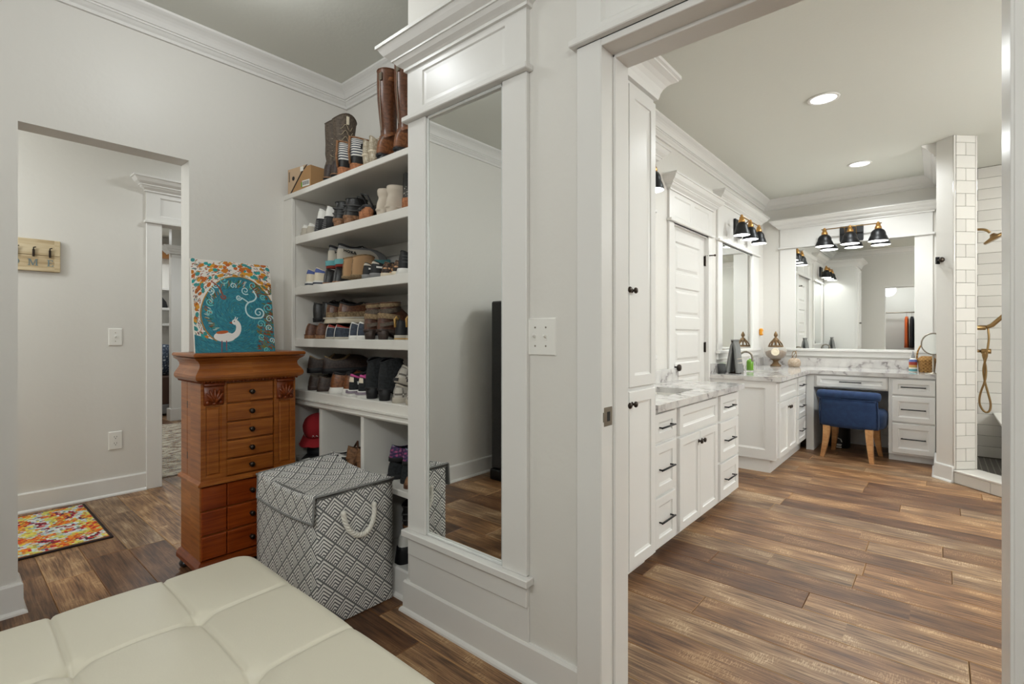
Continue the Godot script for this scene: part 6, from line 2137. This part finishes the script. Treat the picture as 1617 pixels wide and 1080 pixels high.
func bath_things():
	towel_stand(V(-1.5, 0.8455, -5.06), "dark countertop towel stand by the corner sink", "grey hand towel draped over the stand by the corner sink")
	towel_stand(V(-1.5, 0.8455, -2.66), "dark countertop towel stand beside the tall linen cabinet", "grey hand towel draped over the stand beside the tall cabinet")
	var cu := MB.new()
	cu.smooth(true)
	cu.lathe([Vector2(0.034, 0), Vector2(0.038, 0.09), Vector2(0.036, 0.09), Vector2(0.033, 0.01), Vector2(0, 0.01)], 18)
	single("tumbler", cu, M.dkgrey, "dark grey tumbler beside the grey towel on the corner vanity", "cup", "", "", V(-1.59, 0.8455, -4.95))
	# soap
	var t := thing("soap_bottle", "green soap bottle with a white label by the corner sink", "bottle", V(-1.5, 0.8455, -5.56))
	var b := MB.new()
	b.smooth(true)
	b.lathe([Vector2(0.03, 0), Vector2(0.034, 0.006), Vector2(0.034, 0.09), Vector2(0.026, 0.106), Vector2(0.012, 0.112), Vector2(0.012, 0.12)], 20)
	part("bottle_body", b, M.green, t)
	var p := MB.new()
	p.smooth(true)
	p.lathe([Vector2(0.014, 0.118), Vector2(0.014, 0.13), Vector2(0.005, 0.132), Vector2(0.005, 0.15), Vector2(0, 0.15)], 14)
	p.tube([V(0, 0.148, 0), V(0.035, 0.148, 0.01), V(0.04, 0.142, 0.012)], 0.004, 6)
	part("pump", p, M.white, t)
	var lb := MB.new()
	lb.smooth(true)
	for k in 7:
		var a0 := -0.1 + k * 0.16
		var a1 := a0 + 0.16
		lb.quad(V(cos(a0) * .0348, 0.012, sin(-a0) * .0348), V(cos(a1) * .0348, 0.012, sin(-a1) * .0348), V(cos(a1) * .0348, 0.085, sin(-a1) * .0348), V(cos(a0) * .0348, 0.085, sin(-a0) * .0348), V(cos(a0), 0, -sin(a0)))
	part("label", lb, M.white, t)
	# plug-in freshener on an outlet
	t = thing("air_freshener", "orange air freshener plugged into the wall outlet in the corner", "air freshener", V(-1.66, 1.245, -6.53), PI / 2)
	var pl := MB.new()
	pl.span(-0.04, 0.04, -0.075, 0.04, 0, 0.006, 0.002)
	part("outlet_plate", pl, M.plate, t)
	var ab := MB.new()
	ab.box(V(0, 0.005, 0.025), V(0.07, 0.085, 0.036), 0.012)
	part("freshener_body", ab, M.orange, t)
	var fl := MB.new()
	for k in 6:
		fl.ball(V(-0.01 + cos(k * TAU / 6) * 0.012, -0.004 + sin(k * TAU / 6) * 0.012, 0.0435), V(0.008, 0.008, 0.002), 8, 4)
	fl.box(V(0.018, 0.032, 0.043), V(0.02, 0.014, 0.002))
	part("flower_print", fl, M.cream, t)
	# urn
	t = thing("glass_urn", "footed glass urn with bronze fretwork lid in the countertop corner", "urn", V(-1.47, 0.8455, -6.5))
	var ft := MB.new()
	ft.smooth(true)
	ft.lathe([Vector2(0.058, 0), Vector2(0.058, 0.012), Vector2(0.044, 0.022), Vector2(0.03, 0.04), Vector2(0.026, 0.056), Vector2(0.04, 0.07), Vector2(0.06, 0.08), Vector2(0, 0.083)], 24)
	part("foot", ft, M.antique, t)
	var gl := MB.new()
	gl.smooth(true)
	gl.lathe([Vector2(0.05, 0.08), Vector2(0.085, 0.1), Vector2(0.108, 0.13), Vector2(0.118, 0.17), Vector2(0.116, 0.2), Vector2(0.1, 0.22), Vector2(0.075, 0.228)], 28, Transform3D.IDENTITY, false)
	var gm := mt(Color(0.86, 0.83, 0.78, 0.32), 0.02)
	gm.transparency = BaseMaterial3D.TRANSPARENCY_ALPHA
	part("glass_bowl", gl, gm, t)
	var fill := MB.new()
	fill.smooth(true)
	fill.lathe([Vector2(0.045, 0.084), Vector2(0.08, 0.103), Vector2(0.102, 0.132), Vector2(0.112, 0.165), Vector2(0.07, 0.186), Vector2(0, 0.19)], 24)
	part("potpourri", fill, textured(noise_tex(_cells(0.12, 8), 128, 128, [c8(80, 58, 40), c8(150, 116, 84), c8(190, 160, 126), c8(214, 196, 168)]), 0.9, 7.0), t)
	var md := MB.new()
	md.smooth(true)
	md.lathe([Vector2(0.042, 0), Vector2(0.044, 0.006), Vector2(0.034, 0.008), Vector2(0.03, 0.005), Vector2(0.02, 0.008), Vector2(0, 0.01)], 22, Transform3D(Basis(Vector3.UP, 0.25) * Basis(Vector3.RIGHT, PI / 2), V(0.02, 0.17, 0.116)))
	part("medallion", md, M.cream, t)
	var ld := MB.new()
	ld.smooth(true)
	ld.lathe([Vector2(0.076, 0.224), Vector2(0.082, 0.23), Vector2(0.082, 0.24), Vector2(0.07, 0.244)], 28, Transform3D.IDENTITY, false)
	for k in 10:
		var a := TAU * k / 10
		var b2 := TAU * (k + 0.5) / 10
		var c2 := TAU * (k + 1) / 10
		ld.tube([V(cos(a) * .074, .242, sin(a) * .074), V(cos(a) * .062, .27, sin(a) * .062), V(cos(b2) * .036, .302, sin(b2) * .036)], 0.006, 6)
		ld.tube([V(cos(c2) * .074, .242, sin(c2) * .074), V(cos(c2) * .062, .27, sin(c2) * .062), V(cos(b2) * .036, .302, sin(b2) * .036)], 0.006, 6)
	ld.lathe([Vector2(0.04, 0.3), Vector2(0.034, 0.312), Vector2(0.022, 0.33), Vector2(0.012, 0.336), Vector2(0.012, 0.344), Vector2(0.022, 0.36), Vector2(0.02, 0.378), Vector2(0.008, 0.402), Vector2(0, 0.415)], 18)
	part("fretwork_lid", ld, M.antique, t)
	# small openwork pot
	t = thing("mosaic_pot", "small cream openwork pot with a wire loop beside the urn", "pot", V(-1.265, 0.8455, -6.45))
	var po := MB.new()
	po.smooth(true)
	po.lathe([Vector2(0.05, 0), Vector2(0.064, 0.02), Vector2(0.066, 0.055), Vector2(0.056, 0.085), Vector2(0.034, 0.1), Vector2(0.0, 0.1)], 22)
	part("pot_body", po, textured(noise_tex(_cells(0.14, 12), 128, 128, [c8(120, 96, 76), c8(200, 182, 158), c8(232, 224, 208), c8(236, 230, 218)]), 0.5, 7.0), t)
	var pw := MB.new()
	pw.smooth(true)
	var lp := []
	for i in 17:
		var a := TAU * i / 16 - PI / 2
		lp.append(V(cos(a) * 0.022, 0.14 + sin(a) * 0.042, 0))
	pw.tube(lp, 0.0035, 6)
	pw.tube([V(-0.03, 0.098, 0), V(-0.01, 0.125, 0.01), V(0.012, 0.16, 0.0), V(0.02, 0.19, 0)], 0.003, 6)
	part("wire_loop", pw, M.gold, t)
	# lotion bottle
	t = thing("spray_bottle", "colourful printed bottle with a tapered grey nozzle by the basket", "bottle", V(-0.2, 0.8455, -6.38))
	var sb := MB.new()
	sb.smooth(true)
	sb.lathe([Vector2(0.03, 0), Vector2(0.033, 0.006), Vector2(0.033, 0.1), Vector2(0.028, 0.125), Vector2(0.016, 0.14), Vector2(0, 0.14)], 20)
	part("bottle_body", sb, M.white, t)
	for q in [["teal", 0.008, 0.03], ["goldp", 0.045, 0.07], ["red", 0.07, 0.1]]:
		var bn := MB.new()
		bn.smooth(true)
		bn.lathe([Vector2(0.0336, q[1]), Vector2(0.0336, q[2])], 20, Transform3D.IDENTITY, false)
		part("printed_band", bn, M[q[0]], t)
	var bb := MB.new()
	bb.smooth(true)
	bb.lathe([Vector2(0.0336, 0.1), Vector2(0.0288, 0.124)], 20, Transform3D.IDENTITY, false)
	part("blue_band", bb, M.blue, t)
	var nz := MB.new()
	nz.smooth(true)
	nz.lathe([Vector2(0.017, 0.138), Vector2(0.015, 0.155), Vector2(0.006, 0.185), Vector2(0.004, 0.205), Vector2(0, 0.206)], 14)
	part("nozzle", nz, M.grey, t)
	# wicker basket
	t = thing("wicker_basket", "small round wicker basket with a high hoop handle", "basket", V(-0.095, 0.8455, -6.40))
	var wb := MB.new()
	wb.smooth(true)
	for k in 12:
		var y := k * 0.0095
		var r := lerpf(0.056, 0.066, k / 11.0)
		var pts := []
		for i in 33:
			var a := TAU * i / 32
			pts.append(V(cos(a) * (r + 0.0025 * (1 if (i + k) % 2 else -1)), y + 0.005, sin(a) * (r + 0.0025 * (1 if (i + k) % 2 else -1))))
		wb.tube(pts, 0.0055, 5, false)
	wb.lathe([Vector2(0.056, 0.002), Vector2(0.0, 0.002)], 20, Transform3D.IDENTITY, false)
	wb.lathe([Vector2(0.055, 0.0), Vector2(0.064, 0.112)], 24, Transform3D.IDENTITY, false)
	part("woven_body", wb, M.basket, t)
	var wl := MB.new()
	wl.smooth(true)
	for k in 6:
		var r := 0.068 * sqrt(1.0 - pow(k / 6.4, 2.0))
		var pts := []
		for i in 29:
			var a := TAU * i / 28
			pts.append(V(cos(a) * r, 0.118 + k * 0.007, sin(a) * r))
		wl.tube(pts, 0.0062, 5, false)
	wl.ball(V(0, 0.11, 0), V(0.062, 0.045, 0.062), 18, 6, 0.0, PI / 2)
	part("woven_lid", wl, M.basket, t)
	var wh := MB.new()
	wh.smooth(true)
	var hp := []
	for i in 21:
		var a := lerpf(PI + 0.3, -0.3, i / 20.0)
		hp.append(V(cos(a) * 0.076, 0.14 + sin(a) * 0.15, 0))
	wh.tube(hp, 0.0075, 7)
	part("hoop_handle", wh, M.basket, t)
	# magnifying mirror
	t = thing("makeup_mirror", "round chrome-rimmed makeup mirror on a stand at the desk end", "mirror", V(-0.045, 0.8455, -6.2))
	t.rotation.y = 0.2
	var ms := MB.new()
	ms.smooth(true)
	ms.lathe([Vector2(0.06, 0), Vector2(0.06, 0.006), Vector2(0.012, 0.012), Vector2(0.008, 0.02), Vector2(0.008, 0.18)], 20)
	part("stand", ms, M.steel, t)
	var mr := MB.new()
	mr.smooth(true)
	var rp := []
	for i in 33:
		rp.append(V(cos(TAU * i / 32) * 0.088, 0.285 + sin(TAU * i / 32) * 0.1, 0))
	mr.tube(rp, 0.007, 8, false)
	part("rim", mr, M.steel, t)
	var mg := MB.new()
	mg.lathe([Vector2(0.0, -0.004), Vector2(0.086, -0.004), Vector2(0.086, 0.004), Vector2(0, 0.004)], 30, Transform3D(Basis(Vector3.RIGHT, PI / 2 - 0.08) * Basis.from_scale(V(1, 1, 1.13)), V(0, 0.285, 0)))
	part("looking_glass", mg, M.mirror, t)
	# blue chair
	chair()
	t = thing("step_bin", "black pedal bin in the kneehole behind the blue chair", "bin", V(-0.83, 0, -6.42))
	var bi := MB.new()
	bi.smooth(true)
	bi.lathe([Vector2(0.1, 0), Vector2(0.105, 0.02), Vector2(0.105, 0.34), Vector2(0.108, 0.345), Vector2(0.106, 0.36), Vector2(0.07, 0.385), Vector2(0, 0.39)], 24)
	part("bin_body", bi, M.inkgloss, t)
	var pe := MB.new()
	pe.tube([V(-0.04, 0.07, 0.1), V(-0.03, 0.1, 0.104), V(0.0, 0.112, 0.106), V(0.03, 0.1, 0.104), V(0.04, 0.07, 0.1)], 0.005, 6)
	pe.span(-0.04, 0.04, 0.035, 0.05, 0.1, 0.14, 0.003)
	pe.span(-0.04, 0.04, 0.012, 0.022, 0.1, 0.14, 0.003)
	part("pedal", pe, M.plate, t)

func chair():
	var t := thing("upholstered_chair", "low blue velvet chair with rolled back and wooden legs at the desk", "chair", V(-0.668, 0, -5.98), -0.09)
	# back faces +z (towards the doorway); seat reaches towards -z
	var bk := MB.new()
	bk.smooth(true)
	var sec := [[0.305, 0.13, 0.055, 0.238], [0.34, 0.145, 0.06, 0.244], [0.45, 0.155, 0.055, 0.243], [0.54, 0.165, 0.05, 0.238], [0.58, 0.175, 0.048, 0.24]]
	var rs := []
	for s in sec:
		var ring := []
		for k in 32:
			var a := TAU * k / 32
			var cx := signf(cos(a)) * pow(absf(cos(a)), 0.45)
			var cz := signf(sin(a)) * pow(absf(sin(a)), 0.6)
			ring.append(V(cx * s[3], s[0], s[1] + cz * s[2] - 0.05 * cx * cx))
		rs.append(ring)
	bk.rings(rs, true, true)
	var bn := part("backrest", bk, M.velvet, t)
	var rl := MB.new()
	rl.smooth(true)
	var pts := []
	var rad := []
	for i in 17:
		var u := lerpf(-1, 1, i / 16.0)
		pts.append(V(u * 0.248, 0.627 - 0.004 * u * u, 0.185 - 0.05 * u * u))
		rad.append(0.044 if absf(u) < 0.95 else 0.04)
	rl.tube(pts, rad, 18)
	for e in [0, 16]:
		rl.ball(pts[e], V(0.018, 0.04, 0.04), 14, 10)
	part("rolled_top", rl, M.velvet, t)
	var pp := MB.new()
	pp.smooth(true)
	for s in [-1.0, 1.0]:
		pp.tube([V(s * 0.238, 0.31, 0.14), V(s * 0.243, 0.45, 0.145), V(s * 0.238, 0.575, 0.155)], 0.005, 6)
	var q := []
	for i in 13:
		var u := lerpf(-1, 1, i / 12.0)
		q.append(V(u * 0.236, 0.586, 0.222 - 0.045 * u * u))
	pp.tube(q, 0.005, 6)
	part("piping", pp, M.velvet, bn)
	var se := MB.new()
	se.smooth(true)
	var sr := []
	for s in [[0.305, 0.96], [0.33, 1.0], [0.42, 1.03], [0.455, 1.0], [0.475, 0.93], [0.485, 0.7], [0.487, 0.2]]:
		var ring := []
		for k in 36:
			var a := TAU * k / 36
			var cx := signf(cos(a)) * pow(absf(cos(a)), 0.6)
			var cz := signf(sin(a)) * pow(absf(sin(a)), 0.65)
			ring.append(V(cx * 0.27 * s[1], s[0], -0.09 + cz * 0.24 * s[1]))
		sr.append(ring)
	se.rings(sr, true, true)
	part("seat", se, M.velvet, t)
	for sx in [-1.0, 1.0]:
		for sz in [-1.0, 1.0]:
			var l := MB.new()
			var rr := []
			for i in 7:
				var v := i / 6.0
				var w := lerpf(0.017, 0.03, v)
				var c := V(sx * (0.175 + 0.03 * pow(1 - v, 1.7)), 0.31 * v, sz * (0.15 + 0.05 * pow(1 - v, 1.6)) + (0.0 if sz > 0 else -0.02))
				rr.append([c + V(-w, 0, -w), c + V(w, 0, -w), c + V(w, 0, w), c + V(-w, 0, w)])
			l.rings(rr, true, true)
			part("leg", l, M.oak, t)

func rounded(pts: Array) -> Array:
	for r in 3:
		var q := [pts[0]]
		for i in pts.size() - 1:
			q.append(pts[i].lerp(pts[i + 1], 0.25))
			q.append(pts[i].lerp(pts[i + 1], 0.75))
		q.append(pts[-1])
		pts = q
	return pts

func shower():
	var d := V(0.7071, 0, 0.7071)
	var n := V(-0.7071, 0, 0.7071)
	var s1 := V(0.09, 0, -5.465)
	# angled stub wall: painted side along d, tiled end facing d
	var th := 0.21
	var T := Transform3D(Basis(d, Vector3.UP, d.cross(Vector3.UP)), s1)
	# T local: x along d, y up, z = d x up (towards the painted face's side or away)
	var zin := -signf(T.basis.z.dot(n))
	var w := thing("wall_shower_stub", "angled white shower wall end with tiled edge", "wall", Vector3.ZERO, 0.0, "", "structure")
	w.transform = T
	var b := MB.new()
	b.span(-0.156, -0.01, 0, HC, 0, zin * th)
	part("stub_body", b, M.wall, w)
	var gr := MB.new()
	gr.span(-0.012, -0.004, 0.107, HC, zin * 0.002, zin * (th - 0.002))
	part("grout", gr, M.grout, w)
	var bull := MB.new()
	bull.smooth(true)
	for z in [0.009, th - 0.009]:
		bull.span(-0.012, 0.001, 0.107, HC, zin * (z - 0.009), zin * (z + 0.009), 0.004)
	part("bullnose_trim", bull, M.tile[0], w)
	var rg := RandomNumberGenerator.new()
	rg.seed = 9
	var y := HC
	var k := 0
	while y > 0.12:
		var h := minf(0.105, y - 0.107)
		if k == 0:
			h = 0.06
		var z0 := 0.0195
		var z1 := th - 0.0195
		var cuts := [[z0, z1]] if k % 2 == 0 else [[z0, (z0 + z1) / 2], [(z0 + z1) / 2, z1]]
		for c in cuts:
			var tl := MB.new()
			tl.span(-0.006, 0.001, y - h + 0.0012, y - 0.0012, zin * (c[0] + 0.0012), zin * (c[1] - 0.0012), 0.002)
			part("tile", tl, M.tile[rg.randi() % 4], w)
		y -= h
		k += 1
	# tiled back wall of the shower
	var bw := thing("wall_shower_back", "white tiled back wall of the shower", "wall", V(0.1, 0, -6.72), 0.0, "", "structure")
	var bg := MB.new()
	bg.span(0, 1.3, 0, HC, 0.0, 0.006)
	part("grout", bg, M.grout, bw)
	var mcache := {}
	y = 0.02
	k = 0
	while y < HC - 0.01:
		var h := minf(0.105, HC - y)
		var x := -0.115 if k % 2 == 0 else -0.24
		while x < 0.85:
			var a := maxf(x, 0.0)
			var e := minf(x + 0.3, 0.9)
			x += 0.3
			if e - a < 0.02:
				continue
			var key := "%d_%d" % [int((e - a) * 1000), int(h * 1000)]
			if not mcache.has(key):
				var tl := MB.new()
				tl.box(V(0, 0, 0), V(e - a - 0.0026, h - 0.0026, 0.008), 0.002)
				mcache[key] = tl.done()
			part("tile", mcache[key], M.tile[rg.randi() % 4], bw, V((a + e) / 2, y + h / 2, 0.008))
		y += h
		k += 1
	var sw := thing("wall_shower_inner", "white tiled inner side wall of the shower", "wall", V(0.1, 0, -6.72), PI / 2, "", "structure")
	var sg := MB.new()
	sg.span(-1.05, 0.0, 0, HC, 0.0, 0.012)
	part("tiled_face", sg, M.tile[0], sw)
	var fl := MB.new()
	fl.prism([Vector2(0.11, -6.71), Vector2(1.35, -6.71), Vector2(1.35, -4.55), Vector2(1.15, -4.55), Vector2(0.24, -5.46)], 0.0, 0.012, Transform3D(Basis(V(1, 0, 0), V(0, 0, 1), V(0, 1, 0)), Vector3.ZERO))
	single("floor_shower", fl, M.mosaic, "dark grey mosaic shower floor behind the white curb", "floor", "", "structure")
	# curb, in line with the painted face
	var cb := thing("shower_curb", "white tiled shower curb with slab top", "curb", Vector3.ZERO, 0.0, "", "structure")
	cb.transform = T
	var cc := MB.new()
	cc.span(-0.002, 1.3, 0, 0.09, zin * 0.012, zin * (th - 0.01))
	part("core", cc, M.grout, cb)
	var tp := MB.new()
	tp.span(-0.002, 1.3, 0.088, 0.107, zin * -0.004, zin * th, 0.004)
	part("slab_top", tp, M.tile[0], cb)
	for i in 4:
		var tl := MB.new()
		tl.span(-0.001 + i * 0.29 + 0.001, -0.001 + (i + 1) * 0.29 - 0.001, 0.002, 0.087, zin * 0.0, zin * 0.013, 0.002)
		part("tile", tl, M.tile[i % 4], cb)
	# bench
	var be := thing("shower_bench", "white shower bench with a sloping slab top at the shower corner", "bench", V(0.455, 0.012, -6.2))
	var bb := MB.new()
	bb.span(0, 0.8, 0, 0.4, -0.5, 0.36, 0.004)
	part("bench_body", bb, M.tile[1], be)
	var bs := MB.new()
	bs.run([Vector2(0, 0), Vector2(0.02, 0), Vector2(0.06, 0.05), Vector2(0.06, 0.065), Vector2(0, 0.07)], V(0.0, 0.385, -0.5), V(0.0, 0.385, 0.42), V(-1, 0, 0))
	bs.span(0, 0.8, 0.395, 0.455, -0.5, 0.42, 0.006)
	part("bench_top", bs, M.plate, be)
	# brass fittings coming off the inner side wall
	var sh := thing("overhead_shower", "brushed gold shower head on a curved arm", "shower head", V(0.112, 2.15, -6.1))
	var ar := MB.new()
	ar.smooth(true)
	ar.tube(rounded([V(0, 0, 0), V(0.13, 0.012, 0.0), V(0.2, 0.004, 0.0), V(0.228, -0.03, 0)]), 0.011, 10)
	ar.lathe([Vector2(0.03, 0), Vector2(0.02, 0.012)], 16, Transform3D(Basis(Vector3.FORWARD, PI / 2), Vector3.ZERO))
	part("arm", ar, M.gold, sh)
	var hd := MB.new()
	hd.smooth(true)
	hd.lathe([Vector2(0.085, -0.045), Vector2(0.09, -0.035), Vector2(0.085, -0.025), Vector2(0.03, -0.012), Vector2(0.016, 0.01)], 22, Transform3D(Basis(Vector3.BACK, 0.55), V(0.245, -0.05, 0)))
	part("head", hd, M.gold, sh)
	var hs := thing("hand_shower", "brushed gold hand shower with a twisted looping hose", "hand shower", V(0.112, 1.28, -6.1))
	var hb := MB.new()
	hb.smooth(true)
	hb.tube([V(0, 0, 0), V(0.2, 0, 0)], 0.022, 12)
	part("upper_bracket", hb, M.gold, hs)
	hb = MB.new()
	hb.smooth(true)
	hb.tube([V(0.2, 0, 0), V(0.24, 0.02, 0), V(0.36, 0.16, 0), V(0.42, 0.22, 0.0)], [0.016, 0.018, 0.016, 0.014], 12)
	part("wand", hb, M.gold, hs)
	hb = MB.new()
	hb.smooth(true)
	hb.tube([V(0.17, -0.21, 0), V(0.235, -0.21, 0)], 0.022, 12)
	hb.tube([V(0, -0.21, 0), V(0.18, -0.21, 0)], 0.012, 10)
	hb.lathe([Vector2(0.014, -0.28), Vector2(0.02, -0.25), Vector2(0.02, -0.2)], 12, Transform3D(Basis.IDENTITY, V(0.195, 0, 0)))
	part("slide_bracket", hb, M.gold, hs)
	var ho := MB.new()
	ho.smooth(true)
	ho.tube(rounded([V(0.215, 0, 0), V(0.222, -0.1, 0.01), V(0.205, -0.25, 0.018), V(0.182, -0.36, 0.012), V(0.19, -0.46, -0.01), V(0.215, -0.58, 0.0), V(0.235, -0.68, 0.0), V(0.225, -0.75, 0.0), V(0.19, -0.755, 0.0), V(0.155, -0.68, 0.0), V(0.165, -0.58, 0.0), V(0.195, -0.48, 0.012), V(0.205, -0.38, -0.006), V(0.19, -0.28, 0.0)]), 0.008, 8)
	part("hose", ho, M.gold, hs)
	# robe hook on the painted side
	var rh := thing("robe_hook", "black robe hook on the angled white wall end", "hook", s1 - d * 0.115 + V(0, 1.845, 0), -PI / 4)
	var rp := MB.new()
	rp.span(-0.022, -0.006, -0.03, 0.03, 0, 0.03, 0.002)
	rp.tube([V(-0.01, 0, 0.02), V(0.03, 0, 0.026)], 0.009, 10)
	part("back_plate", rp, M.black, rh)
	var rk := MB.new()
	rk.smooth(true)
	rk.ball(V(0.036, 0, 0.028), V(0.018, 0.023, 0.023), 16, 10)
	part("peg", rk, M.bronze, rh)

func _ready():
	setup()
	materials()
	for i in CANS_BATH.size():
		can(CANS_BATH[i][0], CANS_BATH[i][1], CANS_BATH[i][2] * LB, ["round recessed bathroom ceiling light nearest the doorway in view", "round recessed bathroom ceiling light near the makeup desk", "unseen bathroom ceiling light placed to light the area just inside the doorway", "unseen ceiling light placed to light the shower"][i], "recessed bathroom ceiling lights")
	for i in UNSEEN_CANS_HALL.size():
		can(UNSEEN_CANS_HALL[i][0], UNSEEN_CANS_HALL[i][1], UNSEEN_CANS_HALL[i][2] * LH, ["unseen ceiling light placed to light the hall doorway", "unseen ceiling light over the hall mat lighting the hall wall"][i], "unseen hall ceiling lights")
	for i in UNSEEN_GLOBES.size():
		globe(UNSEEN_GLOBES[i][0], UNSEEN_GLOBES[i][1], UNSEEN_GLOBES[i][2] * LG, UNSEEN_GLOBES[i][3], UNSEEN_GLOBES[i][4], ["small unseen globe lamp lighting the closet ceiling above the hamper", "added fill globe out of view brightening the closet by the bench", "added fill globe out of view near the closet side wall", "added fill globe out of view over the open bathroom floor", "added fill globe out of view near the hall end wall"][i])
	can(-6.8, -1.9, 2.2 * LH, "unseen ceiling light brightening the room beyond the hall", "")  # out of view, set strong to brighten the far room
	can(-9.2, -1.9, 2.2 * LH, "unseen ceiling light brightening the far room by the timber beam", "")  # likewise unseen, lights the far end wall
	structure()
	bench()
	armoire()
	hamper()
	shelf_unit()
	closet_mirror()
	hall_things()
	cabinets()
	bath_door()
	bath_mirrors()
	bath_things()
	shower()
	shoes()

const LB := 0.9
const LG := 1.08
const LC := 0.5
const LH := 0.8
